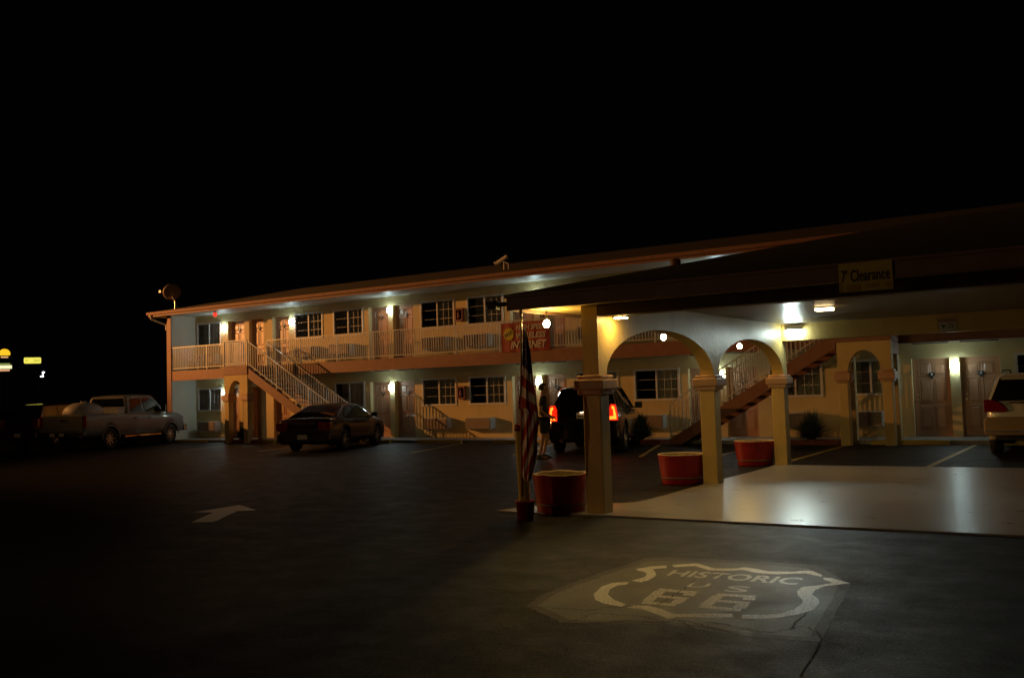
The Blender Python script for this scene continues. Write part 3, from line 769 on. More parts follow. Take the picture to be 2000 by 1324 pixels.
# white plastic chair on balcony
t = empty('plastic_chair', (-33.25, 26.65, Z2), R(25)); tag(t, 'white plastic armchair behind the balcony railing at the far left', 'chair')
b = MB(); b.hexa([(-.22, -.22, .41), (.22, -.24, .41), (.22, .24, .41), (-.22, .22, .41)], [(-.22, -.22, .44), (.24, -.25, .44), (.24, .25, .44), (-.22, .22, .44)]); b.build('seat', M['plastic'], t, bevel=.01)
b = MB()
for k in range(6):
    y = -.19+.075*k; b.hexa([(-.24, y, .44), (-.21, y, .44), (-.21, y+.045, .44), (-.24, y+.045, .44)], [(-.42, y, .88), (-.39, y, .88), (-.39, y+.045, .88), (-.42, y+.045, .88)])
b.box(-.43, -.385, -.23, .24, .86, .92); b.build('backrest', M['plastic'], t, bevel=.008)
for sy in (-1, 1):
    b = MB(); b.tube([(-.33, sy*.26, .66), (.2, sy*.28, .64), (.24, sy*.26, .42)], .022); b.build('armrest', M['plastic'], t)
    for sx in (-1, 1):
        b = MB(); b.cyl((sx*.21, sy*.22, .42), (sx*.25, sy*.26, 0), .025, .018); b.build('leg', M['plastic'], t)

# ================================================================== CANOPY
can = empty('entrance_canopy', (-5.89, 11.1, 0)); cl = Vector(can.location)
tag(can, 'drive-through entrance canopy on cream columns with arches and dark hip roof', 'canopy')
def cb_(mb, name, m_, parent=can, bevel=0):
    mb.v = [(x-cl.x, y-cl.y, z) for x, y, z in mb.v]; return mb.build(name, m_, parent, bevel=bevel)
CX0, CX1 = -6.02, -5.764
YK = [10.97, 14.99, 18.76]
CXR = 5.5
def column(x0, x1, y):
    c = MB(); c.box(x0, x1, y, y+.256, -.02, 1.545); cc = cb_(c, 'column', M['canopy_stucco'], bevel=.012)
    k = MB(); k.box(x0-.05, x1+.05, y-.05, y+.306, 1.545, 1.612); k.box(x0-.085, x1+.085, y-.085, y+.341, 1.613, 1.745); k.box(x0-.05, x1+.05, y-.05, y+.306, 1.746, 1.80)
    cb_(k, 'capital', M['peach'], cc, bevel=.014)
for y in YK: column(CX0, CX1, y)
for y in (YK[0], YK[2]): column(5.0, 5.256, y)
up = MB()
arch_wall(up, YK[0], YK[1]+.128, 1.801, 2.90, YK[0]+.22, YK[1]+.03, 1.801, 2.46, CX0+.02, CX1-.005, 'y')
arch_wall(up, YK[1]+.1285, YK[2]+.256, 1.801, 2.90, YK[1]+.24, YK[2]+.03, 1.801, 2.45, CX0+.02, CX1-.005, 'y')
cb_(up, 'arch_wall', M['canopy_stucco'])
b = MB(); b.box(CX1+.001, CXR-.2, YK[0]+.01, YK[0]+.24, 2.56, 2.845); cb_(b, 'front_beam', M['beam'], bevel=.006)
b = MB(); b.box(CX1+.001, CXR-.2, YK[2]+.005, YK[2]+.25, 2.46, 2.80); cb_(b, 'back_beam', M['canopy_stucco'], bevel=.006)
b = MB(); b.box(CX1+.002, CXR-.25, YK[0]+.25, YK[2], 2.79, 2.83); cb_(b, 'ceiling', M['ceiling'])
FX0, FY0, FY1 = -6.78, 10.38, 19.9
b = MB(); b.box(FX0+.04, CX0+.015, FY0+.04, FY1-.04, 2.715, 2.75); b.box(CX0+.018, CXR-.04, FY0+.04, YK[0]+.004, 2.715, 2.75); b.box(CX0+.018, CXR-.04, YK[2]+.262, FY1-.04, 2.715, 2.75); cb_(b, 'soffit', M['canopy_stucco'])
b = MB(); b.box(FX0, CXR, FY0, FY0+.038, 2.67, 2.86); b.box(FX0, FX0+.038, FY0+.04, FY1, 2.67, 2.86); b.box(FX0+.04, CXR, FY1-.038, FY1, 2.67, 2.86); cb_(b, 'fascia', M['canopy_trim'], bevel=.006)
b = MB(); b.box(FX0-.02, CXR, FY0-.022, FY0-.002, 2.835, 2.872); b.box(FX0-.022, FX0-.002, FY0-.02, FY1, 2.835, 2.872); cb_(b, 'drip_edge', M['canopy_trim'])
cy = (FY0+FY1)/2; rr = (FY1-FY0)/2; sl2 = .235
rf = MB(); A = (FX0-.03, FY0-.03, 2.875); B = (CXR, FY0-.03, 2.875); C2 = (CXR, cy, 2.875+sl2*rr); D2 = (FX0+rr, cy, 2.875+sl2*rr); E2 = (CXR, FY1+.03, 2.875); F2 = (FX0-.03, FY1+.03, 2.875)
rf.add([A, B, C2, D2, E2, F2], [(0, 1, 2, 3), (3, 2, 4, 5), (0, 3, 5), (0, 5, 4, 1), (1, 4, 2)])
cb_(rf, 'roof', M['roof_green'])
# canopy lights
def hanging_bulb(loc, lab):
    t = empty('hanging_bulb', loc); tag(t, lab, 'light bulb', 'bare warm bulbs along the canopy edge')
    b = MB(); b.cyl((0, 0, .10), (0, 0, 2.714-loc[2]), .010); b.cyl((0, 0, .045), (0, 0, .11), .022, .018); b.build('socket', M['black'], t)
    b = MB(); b.lathe([(.001, -.055), (.025, -.048), (.042, -.025), (.046, 0), (.038, .025), (.02, .048), (.016, .055)], 16); b.build('bulb', M['e_bulb'], t)
hanging_bulb((-6.62, 11.12, 2.53), 'bare warm bulb hanging at the canopy corner above the flag')
hanging_bulb((-6.62, 14.98, 2.47), 'bare warm bulb seen through the nearer large arch')
hanging_bulb((-6.62, 18.72, 2.41), 'bare warm bulb seen through the farther arch')
t = empty('canopy_spotlight', (-5.60, 11.235, 2.62)); tag(t, 'small warm spotlight fixed beside the first canopy column', 'spotlight')
b = MB(); b.box(-.10, .10, -.005, .02, -.02, .10); b.box(-.1, -.085, .02, .10, -.04, -.02); b.box(.085, .1, .02, .1, -.04, -.02); b.build('bracket', M['black'], t)
b = MB(); b.box(-.09, .09, .025, .15, -.07, -.045); b.build('lamp_hood', M['beam'], t)
b = MB(); b.box(-.075, .075, .04, .14, -.082, -.072); b.build('lamp_lens', M['e_spot'], t)
t = empty('flood_lamp', (-5.50, 18.72, 2.70)); tag(t, 'glaring cool white floodlight on the back beam beside the third column', 'floodlight')
b = MB(); b.box(-.16, .16, -.10, .036, -.03, .06); b.build('lamp_housing', M['frame'], t, bevel=.008)
b = MB(); b.box(-.15, .15, -.095, .03, -.16, -.032); b.build('lamp_lens', M['e_flood'], t, bevel=.02)
def spot(name, par, loc, target, power, col, size, blend, soft=.06):
    ld_ = bpy.data.lights.new(name, 'SPOT'); ld_.energy = power; ld_.color = col; ld_.spot_size = R(size); ld_.spot_blend = blend; ld_.shadow_soft_size = soft
    o = bpy.data.objects.new(name, ld_); COL.objects.link(o); o.parent = par; o.location = loc
    dv = Vector(target)-Vector(par.location)-Vector(loc); o.rotation_euler = dv.to_track_quat('-Z', 'Y').to_euler(); return o
spot('floodlight_beam', t, (.02, -.24, -.10), (-1.9, 8.5, 0), P_FLOOD, FLOODC, 62, .6)
t = empty('emblem_spotlight', (1.3, 10.36, 2.74)); tag(t, 'small warm spotlight on the canopy edge aimed at the painted emblem', 'spotlight')
b = MB(); b.box(-.06, .06, -.03, .02, -.03, .09); b.tube([(0, -.02, 0), (-.03, -.12, -.03)], .02); b.build('bracket', M['black'], t)
b = MB(); b.cyl((0, -.10, 0), (-.14, -.20, -.06), .06, .08, n=16); b.build('lamp_housing', M['black'], t)
b = MB(); b.cyl((-.141, -.201, -.06), (-.145, -.203, -.062), .07, n=16); b.build('lamp_lens', M['e_ceil'], t)
spot('emblem_beam', t, (-.19, -.23, -.09), (-4.7, 7.3, 0), P_EMBLEM, WARM, 36, 1.0, .05)
t = empty('ceiling_light', (-3.95, 15.1, 2.789)); tag(t, 'small rectangular warm light under the canopy ceiling', 'ceiling light')
b = MB(); b.box(-.15, .15, -.10, .10, -.02, 0); b.build('light_frame', M['white'], t)
b = MB(); b.box(-.13, .13, -.08, .08, -.06, -.021); b.build('diffuser', M['e_ceil'], t, bevel=.01)
t = empty('unlit_floodlight', (-6.80, 10.36, 2.76)); tag(t, 'unlit black floodlight sticking out from the canopy corner', 'floodlight')
b = MB(); b.tube([(.02, 0, 0), (-.10, 0, 0)], .03); b.build('arm', M['black'], t)
b = MB(); b.hexa([(-.22, -.05, -.06), (-.10, -.05, -.06), (-.10, .05, -.06), (-.22, .05, -.06)], [(-.26, -.07, .045), (-.10, -.07, .05), (-.10, .07, .05), (-.26, .07, .045)]); b.build('lamp_hood', M['black'], t, bevel=.006)
# roof vent
t = empty('roof_vent', (-5.1, 12.05, 3.22)); tag(t, 'small brown roof vent on the canopy roof', 'roof vent')
b = MB(); b.cyl((0, 0, -.06), (0, 0, .08), .035); b.build('vent_pipe', M['beam'], t)
b = MB(); b.lathe([(.04, .02), (.065, .04), (.07, .09), (.05, .13), (.001, .14)], 14); b.build('vent_cap', M['trim'], t)
# clearance sign
t = empty('clearance_sign', (-2.27, FY0-.026, 2.55)); tag(t, 'yellow sign reading 7 feet clearance on the canopy fascia', 'sign')
b = MB(); b.box(-.27, .27, -.012, 0, 0, .305); b.build('sign_panel', M['sign_yellow'], t)
b = MB(); b.box(-.19, -.05, -.016, -.0125, 0, .07); b.box(.0, .14, -.016, -.0125, .03, .075); b.box(-.262, -.235, -.016, -.0125, 0, .1); b.box(.19, .26, -.016, -.0125, .02, .08); b.build('tape_patch', M['sign_patch'], t)
place_text("7' Clearance", lambda u, v, w: Vector((-.245+.49*u, -.018-w*.2, .105+.13*v)), M['ink'], 'lettering', t, bold=.015)
# notice sign
t = empty('notice_sign', (-2.74, YK[2]-.002, 2.475)); tag(t, 'white notice sign with red heading and camera symbol on the back beam', 'sign')
b = MB(); b.box(-.165, .165, -.008, .002, 0, .235); b.build('sign_backing', M['sign_yellow'], t)
b = MB(); b.box(-.135, .145, -.012, -.0085, .01, .225); b.build('sign_panel', M['sign_white'], t)
b = MB(); b.box(-.13, .14, -.015, -.0125, .165, .22); b.build('heading_band', M['sign_red'], t)
place_text('NOTICE', lambda u, v, w: Vector((-.115+.24*u, -.017-w*.1, .172+.04*v)), M['sign_white'], 'lettering', t, bold=.01)
b = MB(); b.hexa([(-.11, -.016, .10), (-.03, -.016, .075), (-.03, -.0125, .075), (-.11, -.0125, .10)], [(-.10, -.016, .125), (-.02, -.016, .10), (-.02, -.0125, .10), (-.10, -.0125, .125)]); b.box(-.07, -.055, -.015, -.0125, .055, .09); b.box(-.09, -.04, -.015, -.0125, .045, .055)
for k in range(4): b.box(.01, .12, -.015, -.0125, .045+.028*k, .055+.028*k)
b.build('camera_symbol', M['ink'], t)

# ================================================================== PLANTERS, FLAG
def planter(loc, r, h, lab, wob):
    t = empty('planter_tub', loc); tag(t, lab, 'planter', 'red tub planters beside the canopy columns')
    wf = (lambda k, a: wob*(math.sin(3*a+1)+.6*math.sin(7*a)+.5*math.sin(11*a+2))) if wob else (lambda k, a: .002*math.sin(5*a))
    n = 48
    def top(k, a): return wf(k, a) if k >= 6 else 0
    prof = [(.001, 0), (r*.84, 0), (r*.86, .02), (r*.90, h*.30), (r*.95, h*.62), (r*.985, h*.92), (r, h-.012)]
    b = MB(); b.lathe(prof, n, wob=lambda k, a: wf(k, a) if k == 6 else 0); b.build('tub', M['planter'], t)
    b = MB(); b.lathe([(r, h-.012), (r*1.0, h), (r*.965, h), (r*.96, h-.012)], n, wob=wf); b.build('rim', M['rimmat'], t)
    b = MB(); b.lathe([(r*.96, h-.012), (r*.93, h*.72), (r*.92, h*.62)], n, wob=lambda k, a: wf(k, a) if k == 0 else 0); b.build('inside', M['planter_in'], t)
    b = MB(); b.lathe([(r*.92, h*.63), (r*.5, h*.67), (.001, h*.68)], n); b.build('soil', M['soil'], t)
    b = MB(); b.lathe([(r*.885, h*.20), (r*.905, h*.20), (r*.91, h*.25), (r*.895, h*.25)], n); b.build('hoop', M['beam'], t)
planter((-6.48, 11.12, 0), .375, .52, 'largest red tub planter with ragged rim beside the flag', .006)
planter((-6.43, 15.10, 0), .40, .50, 'red tub planter beside the middle canopy column', 0)
planter((-6.47, 18.92, 0), .40, .50, 'red tub planter beside the rear canopy column', 0)

FP = Vector((-6.51, 10.26, 0))
t = empty('pipe_bollard', FP); tag(t, 'yellow pipe bollard with red cap standing in a red bucket', 'bollard')
b = MB(); b.cyl((-.0, 0, .05), (-.035, 0, 1.12), .072, n=20); b.build('pipe', M['yellow'], t)
b = MB(); b.lathe([(.076, 1.12), (.080, 1.12), (.080, 1.20), (.05, 1.205)], 20, c=(-.035, 0, 0)); b.build('cap', M['planter'], t)
b = MB(); b.lathe([(.001, 0), (.10, 0), (.118, .22), (.128, .225), (.128, .25), (.116, .25), (.10, .20), (.001, .19)], 24); b.build('bucket', M['planter'], t)
fl = empty('flag_on_pole', FP + Vector((-.0, 0, 0))); tag(fl, 'furled red, white and blue flag hanging from a wooden pole', 'flag')
b = MB(); b.cyl((.0, -.075, .30), (.075, -.075, 2.58), .013, n=12); b.lathe([(.001, 2.66), (.02, 2.64), (.026, 2.61), (.018, 2.58), (.013, 2.57)], 12, c=(.075, -.075, 0)); b.build('flag_pole', M['wood'], fl)
b = MB(); b.cyl((.072, -.075, 2.50), (.0735, -.075, 2.53), .018, n=12); b.cyl((.070, -.075, 2.44), (.0705, -.075, 2.455), .017, n=12); b.build('pole_fitting', M['brass'], fl)
# draped cloth: outline (z, left, right) read off the picture on the plane of the pole
out = [(640, 1022, 1026), (660, 1021, 1031), (685, 1020, 1036), (710, 1019.5, 1038.5), (735, 1019, 1041), (752, 1017, 1043), (770, 1015, 1046), (788, 1012, 1049), (797, 1013, 1050),
       (806, 1020, 1051), (825, 1020.5, 1052), (840, 1020.5, 1051), (860, 1020.5, 1049), (885, 1020, 1049), (905, 1020, 1047), (920, 1020, 1042), (932, 1021, 1038), (941, 1029, 1034)]
def lerp_out(v):
    y = 640+301*v
    for a, c in zip(out[:-1], out[1:]):
        if y <= c[0]:
            k = (y-a[0])/(c[0]-a[0]); return y, a[1]+(c[1]-a[1])*k, a[2]+(c[2]-a[2])*k
    return out[-1]
nu, nv = 44, 150
def cloth_color(u, v):
    y = 640+301*v
    if y < 712+22*u: return 2
    if y < 792+14*u:
        s = (y-(712+22*u))/19.5; return 1 if int(s) % 2 == 0 else 0
    s = (u*38*.95+(y-790)*.42)/11.0
    if u > .88 and 806 < y < 845: return 1 if y < 822 else 0
    return 0 if int(s) % 2 == 0 else 1
vs, fs, ms = [], [], []
for layer in (0, 1):
    for j in range(nv+1):
        y, l, r_ = lerp_out(j/nv)
        for i in range(nu+1):
            u = i/nu
            dep = -.12 - .045*math.sin(math.pi*u) - .016*math.sin(u*13+j*.045) - .009*math.sin(u*29-j*.06) * min(1, j/20)
            if layer: dep = -.12+.03*math.sin(math.pi*u)+.006*math.sin(u*15+j*.05)
            p = FY(l+(r_-l)*u, y, 10.3+dep)
            q = Vector((p.x-FP.x, 10.3+dep-FP.y, p.z)); vs.append(q)
off = (nu+1)*(nv+1)
b = MB(); b.v = [tuple(v) for v in vs]
for layer in (0, 1):
    for j in range(nv):
        for i in range(nu):
            a = layer*off+j*(nu+1)+i
            b.f.append([a, a+1, a+nu+2, a+nu+1]); b.m.append(cloth_color((i+.5)/nu, (j+.5)/nv)); b.sm.append(True)
for j in range(nv):
    for i in (0, nu):
        a = j*(nu+1)+i; b.f.append([a, a+nu+1, a+nu+1+off, a+off]); b.m.append(cloth_color(i/nu, (j+.5)/nv)); b.sm.append(True)
b.build('flag_cloth', [M['flag_red'], M['flag_white'], M['flag_blue']], fl, fix=True)
st = MB()
for y in range(655, 716, 9):
    _, l, r_ = lerp_out((y-640)/301)
    for u in ((.35, .82) if (y//9) % 2 else (.6, .95)):
        if y > 706+22*u: continue
        j = (y-640)/301*nv
        dep = -.12 - .045*math.sin(math.pi*u) - .016*math.sin(u*13+j*.045) - .009*math.sin(u*29-j*.06)*min(1, j/20) - .004
        p = FY(l+(r_-l)*u, y, 10.3+dep); c = Vector((p.x-FP.x, 10.3+dep-FP.y, p.z)); pts = []
        for k in range(10):
            a = 2*math.pi*k/10+math.pi/2; rr_ = .017 if k % 2 == 0 else .007
            pts.append((c.x+rr_*.55*math.cos(a), c.z+rr_*math.sin(a)))
        st.prism(pts, 'y', c.y-.002, c.y)
st.build('flag_stars', M['flag_white'], fl)

# ================================================================== WHEEL STOPS, BEDS, BUSHES
ws = MB(); ws.add([(-.93, -.08, 0), (.93, -.08, 0), (.93, .08, 0), (-.93, .08, 0), (-.90, -.05, .12), (.90, -.05, .12), (.90, .05, .12), (-.90, .05, .12)], [(0, 3, 2, 1), (4, 5, 6, 7), (0, 1, 5, 4), (1, 2, 6, 5), (2, 3, 7, 6), (3, 0, 4, 7)])
w0 = ws.build('wheel_stop', M['paint_yellow'], bevel=.01)
wsl = [(-19.55, 'yellow wheel stop right of the parked maroon sedan'), (-16.45, 'yellow wheel stop behind the flag and the standing person'), (-4.75, 'yellow wheel stop in front of the right pair of lower doors'), (-8.25, 'yellow wheel stop by the spiky bush'),
       (-32.2, 'yellow wheel stop at the front of the white pickup'), (-28.3, 'yellow wheel stop left of the maroon sedan, below the left stair arch'), (-22.6, 'yellow wheel stop under the nose of the maroon sedan'), (-13.3, 'yellow wheel stop in front of the black car'), (-1.7, 'yellow wheel stop in front of the pale gold car')]
for i, (x, lab) in enumerate(wsl):
    o = w0 if i == 0 else w0.copy()
    if i: COL.objects.link(o)
    o.location = (x, 25.58, 0); tag(o, lab, 'wheel stop', 'yellow wheel stops along the walkway')
def bed(x0, x1, lab):
    t = empty('planting_bed', ((x0+x1)/2, 25.55, 0)); tag(t, lab, 'planting bed', 'low red brick planting beds')
    w = (x1-x0)/2
    b = MB(); b.box(-w, w, -.27, -.19, 0, .13); b.box(-w, w, .19, .27, 0, .13); b.box(-w, -w+.08, -.189, .189, 0, .13); b.box(w-.08, w, -.189, .189, 0, .13); b.build('brick_border', M['brick'], t, bevel=.01)
    b = MB(); b.box(-w+.081, w-.081, -.188, .188, 0, .10); b.build('soil', M['soil'], t)
bed(-7.9, -6.4, 'low red brick planting bed around the spiky bush at the right stair arch')
bed(-13.0, -11.4, 'low red brick planting bed to the right of the black car')
bed(-29.9, -28.0, 'low red brick planting bed under the left staircase')
def blade_bush(name, loc, r, h, n, m_, lab, cat, wid=.03, up=.35):
    t = empty(name, loc); tag(t, lab, cat)
    b = MB()
    for i in range(n):
        a = random.uniform(0, 2*math.pi); e = math.asin(random.uniform(up-.3, .98)); L = random.uniform(.65, 1.0)
        d = Vector((math.cos(a)*math.cos(e)*r, math.sin(a)*math.cos(e)*r, math.sin(e)*h))*L
        s = Vector((-math.sin(a), math.cos(a), 0))*wid/2
        o = Vector((random.uniform(-.06, .06), random.uniform(-.06, .06), .05)); up_ = Vector((0, 0, .06*L))
        p1 = o+d*.5+up_; p2 = o+d
        p2.z = max(.02, p2.z); 
        tw = Vector((0, 0, wid*.25))
        b.add([o-s*.6, o+s*.6, p1+s, p1-s, p1+tw, p2], [(0, 1, 4), (1, 2, 4), (0, 4, 3), (4, 2, 5), (3, 4, 5)])
    b.build('leaves', m_, t, fix=False)
    k = MB(); k.cyl((0, 0, 0), (0, 0, .18), .05, .03); k.build('stem', M['wood'], t)
blade_bush('spiky_bush', (-7.15, 25.45, .10), .64, .95, 800, M['leaf2'], 'spiky bush with stiff blades in front of the right stair arch', 'bush', .018, .30)
blade_bush('leafy_bush', (-12.1, 25.5, .10), .5, .9, 420, M['leaf'], 'dark leafy bush growing just right of the black car', 'bush', .06)
blade_bush('leafy_bush', (-28.9, 25.45, .10), .55, .62, 360, M['leaf'], 'small dark bush left of the maroon sedan below the stairs', 'bush', .05)

# ================================================================== VEHICLES
def interp(tab, x):
    if x <= tab[0][0]: return tab[0][1]
    for (a, p), (b, q) in zip(tab[:-1], tab[1:]):
        if x <= b: return p+(q-p)*(x-a)/(b-a)
    return tab[-1][1]
def make_wheel(Rr, w, spokes, mrim=None):
    b = MB(); hw = w/2
    pr = [(Rr*.62, -hw*.9), (Rr*.70, -hw), (Rr*.93, -hw), (Rr, -hw*.72), (Rr, hw*.72), (Rr*.93, hw), (Rr*.70, hw), (Rr*.62, hw*.9)]
    b.lathe(pr, 32)
    o = b.build('wheel', M['tyre'])
    r_ = MB(); r_.lathe([(Rr*.64, -hw*.9), (Rr*.60, -hw*.5), (Rr*.60, hw*.3), (Rr*.60, hw*.55), (Rr*.64, hw*.92)], 32)
    r_.lathe([(.001, hw*.15), (Rr*.60, hw*.15)], 32, mi=1)
    r_.lathe([(.001, hw*.75), (Rr*.15, hw*.72), (Rr*.17, hw*.4)], 16)
    for k in range(spokes):
        a = 2*math.pi*k/spokes; c, s = math.cos(a), math.sin(a); ww = Rr*.10
        P = lambda rad, off, z: (rad*c-off*s, rad*s+off*c, z)
        r_.hexa([P(Rr*.1, -ww, hw*.4), P(Rr*.62, -ww*.7, hw*.4), P(Rr*.62, ww*.7, hw*.4), P(Rr*.1, ww, hw*.4)], [P(Rr*.1, -ww*.8, hw*.72), P(Rr*.62, -ww*.5, hw*.8), P(Rr*.62, ww*.5, hw*.8), P(Rr*.1, ww*.8, hw*.72)])
    r_.build('rim', [mrim or M['rim'], M['dark']], o)
    return o
def vehicle(name, loc, az, lab, cat, sp, paint):
    """local x forward, y left. az: heading to the left of +Y in degrees"""
    t = empty(name, (loc[0], loc[1], 0), R(90+az)); tag(t, lab, cat)
    L, Wd = sp['L'], sp['W']; hw = Wd/2
    xr, xf, WR = sp['axr'], sp['axf'], sp['R']
    top = sp['top']; plan = sp['plan']; zb = sp['zb']
    xs = set([p[0] for p in top]+[p[0] for p in plan])
    for c in (xr, xf):
        for k in range(-10, 11): xs.add(c+(WR+.06)*k/10)
    x = -L/2
    while x < L/2: xs.add(round(x, 3)); x += .22
    xs = sorted(v for v in xs if -L/2 <= v <= L/2)
    rings = []
    for x in xs:
        w = hw*interp(plan, x); zt = interp(top, x); zl = zb
        e = min(abs(x+L/2), abs(x-L/2))
        if e < .25: zl = zb+.12*(1-e/.25)
        wl = zl
        for c in (xr, xf):
            dd = abs(x-c)
            if dd < WR+.06: wl = max(wl, WR+math.sqrt(max(0, (WR+.06)**2-dd*dd)))
        wl = min(wl, zt-.12)
        zm = max(wl+.01, zb+(zt-zb)*.45); zm = min(zm, zt-.09)
        lo = max(wl, zl)
        rings.append([(0, lo), (w*.80, lo), (w*.965, lo+.004), (w*.985, lo+(zm-lo)*.5), (w, zm), (w*.985, zm+(zt-zm)*.5), (w*.95, zt-.045), (w*.88, zt), (w*.45, zt+.02), (0, zt+.028)])
    b = MB(); n = len(rings[0]); vs = []
    for x, rg in zip(xs, rings):
        vs += [(x, y, z) for y, z in rg] + [(x, -y, z) for y, z in rg[1:-1][::-1]]
    m_ = 2*n-2
    fs = []
    for i in range(len(xs)-1):
        for k in range(m_): fs.append((i*m_+k, i*m_+(k+1) % m_, (i+1)*m_+(k+1) % m_, (i+1)*m_+k))
    b.add(vs, fs, 0, True)
    b.add(vs[:m_], [tuple(range(m_))[::-1]]); b.add(vs[-m_:], [tuple(range(m_))])
    body = b.build('body', paint, t)
    # greenhouse
    gh = sp['gh']; x0, x1, x2, x3 = gh['x']; zr = gh['roof']; wb, wr = gh['wb'], gh['wr']
    zbl = lambda x: interp(top, x)-.01
    def sy(x, z):
        zz = zbl(x); return wb-(wb-wr)*max(0, min(1, (z-zz)/(zr-zz)))
    zx = gh.get('rz', zr)      # roof height at rear
    sidepts = [(x0, zbl(x0)), (x1, zx), ((x1+x2)/2, zr), (x2, zr-.03), (x3, zbl(x3))]
    c = MB()
    N = []
    for (x, z) in sidepts:
        y = sy(x, z); N.append([(x, y, z), (x, y*.80, z+(.03 if z > zr-.12 else .0)), (x, -y*.80, z+(.03 if z > zr-.12 else 0)), (x, -y, z)])
    vv = [p for q in N for p in q]; ff = []
    for i in range(4):
        for k in range(3): ff.append((i*4+k, i*4+k+1, (i+1)*4+k+1, (i+1)*4+k))
    ff.append((0, 4, 8, 12, 16)); ff.append((3, 19, 15, 11, 7)); 
    c.add(vv, ff, 0, False)
    c.build('cabin', paint, t, bevel=gh.get('bev', .05))
    for sgn in (1, -1):
        for poly in gh['side']:
            gl = MB()
            P = []
            for (x, z) in poly:
                y = sy(x, z)+.010; P.append((x, sgn*y, z))
            inn = [(x, y-sgn*.02, z) for x, y, z in P]
            k = len(P)
            gl.add(P+inn, [tuple(range(k))]+[(i, (i+1) % k, (i+1) % k+k, i+k) for i in range(k)])
            gl.build('side_window', M['carglass'], t)
    def slope_glass(nm, xa, za, xb, zb_, top_=.10, bot=.08, inset=.07, m__=None):
        g_ = MB(); P = []
        nrm = Vector((zb_-za, 0, -(xb-xa))).normalized()
        if (xa < 0 and nrm.x > 0) or (xa > 0 and nrm.x < 0): nrm = -nrm
        for f, s in ((bot, 1), (bot, -1), (1-top_, -1), (1-top_, 1)):
            x = xa+(xb-xa)*f; z = za+(zb_-za)*f
            P.append(Vector((x, s*(sy(x, z)-inset), z))+nrm*.014)
        I = [p-nrm*.03 for p in P]
        g_.hexa(I, P); return g_.build(nm, M['carglass'], t)
    slope_glass('rear_window', x0, zbl(x0), x1, zx, *gh.get('rg', (.12, .10, .10)))
    slope_glass('windscreen', x3, zbl(x3), x2, zr-.03)
    # wheels
    wh = make_wheel(WR, .23, sp.get('spokes', 6))
    first = True
    for xx in (xr, xf):
        for s in (1, -1):
            o = wh if first else copy_tree(wh)
            o.parent = t; first = False
            o.location = (xx, s*(hw-.135), WR); o.rotation_euler = (R(-90*s), 0, random.uniform(0, 1))
            o.rotation_euler = (R(-90) if s > 0 else R(90), 0, 0)
    for s in (1, -1):
        mm = MB(); mx = sp['mirror'][0]; mz = sp['mirror'][1]; ms_ = sp['mirror'][2]
        mm.prism(rounded(s*(hw-.04), s*(hw-.04)+s*.2, mz, mz+ms_, .03) if s > 0 else rounded(-(hw-.04)-.2, -(hw-.04), mz, mz+ms_, .03), 'x', mx-.05, mx+.06)
        mm.box(mx-.02, mx+.04, min(s*(hw-.12), s*(hw-.03)), max(s*(hw-.12), s*(hw-.03)), mz+.01, mz+.05)
        mm.build('mirror', paint if sp.get('mpaint') else M['black'], t, bevel=.01)
    for s in (1, -1):
        for hx in sp['handles']:
            hh = MB(); hh.box(hx, hx+.16, s*hw*.99-.01, s*hw*.99+.02 if s > 0 else s*hw*.99-.022, sp['hz'], sp['hz']+.035) if s > 0 else hh.box(hx, hx+.16, -hw*.99-.022, -hw*.99+.01, sp['hz'], sp['hz']+.035)
            hh.build('door_handle', sp.get('hm', M['black']), t)
    return t, body
def lamp_pair(t, nm, pts_rear, xr, hw, m_, thick=.03, wrap=.22, zwrap=None, lit=None):
    """tail lamp: polygon (y,z) at rear for +y side; mirrored, with a wrap-round side piece"""
    for s in (1, -1):
        b = MB()
        P = [(s*y, z) for y, z in pts_rear]
        b.prism(P, 'x', xr-thick, xr+.03)
        if wrap:
            zs = [z for _, z in pts_rear]; z0, z1 = min(zs), max(zs)
            b.prism([(xr-.01, z0+.02), (xr+wrap, z0+.05), (xr+wrap*.8, z1-.03), (xr-.01, z1-.01)], 'y', s*hw*.955 if s < 0 else s*hw*.90, s*hw*.90 if s < 0 else s*hw*.955)
        b.build(nm, m_, t, bevel=.006)

# maroon sedan
sp = dict(L=5.0, W=1.85, axr=-1.36, axf=1.42, R=.33, zb=.22,
  top=[(-2.5, .70), (-2.46, .92), (-2.35, 1.00), (-1.6, 1.03), (-1.2, 1.0), (1.0, .97), (1.3, .95), (2.1, .84), (2.4, .74), (2.5, .60)],
  plan=[(-2.5, .86), (-2.4, .93), (-2.1, .98), (-1.4, 1), (1.4, 1), (2.1, .95), (2.35, .86), (2.5, .72)],
  gh=dict(x=(-1.95, -.95, .35, 1.25), roof=1.43, rz=1.37, wb=.86, wr=.62, rg=(.10, .06, .10),
     side=[[(-1.35, 1.05), (-.95, 1.31), (-.42, 1.36), (-.40, 1.02)], [(-.30, 1.02), (-.32, 1.36), (.28, 1.35), (.98, 1.01)]]),
  mirror=(.92, .98, .14), handles=[-.75, .25], hz=.86, spokes=5, hm=M['maroon'], mpaint=False)
t, _ = vehicle('parked_sedan', (-22.05, 23.3), 20, 'dark maroon sedan parked nose-in below the left staircase', 'car', sp, M['maroon'])
lamp_pair(t, 'tail_lamp', [(.52, .66), (.80, .64), (.82, .90), (.50, .92)], -2.5, .925, M['tail'], .02)
b = MB(); b.prism(rounded(-.86, .86, .30, .58, .08), 'x', -2.56, -2.38); b.build('rear_bumper', M['maroon'], t, bevel=.03)
b = MB(); b.box(-2.575, -2.562, -.16, .16, .40, .54); b.build('licence_plate', M['plate'], t)
b = MB(); b.box(-2.53, -2.49, -.40, .40, .86, .885); b.build('trim_strip', M['chrome'], t)
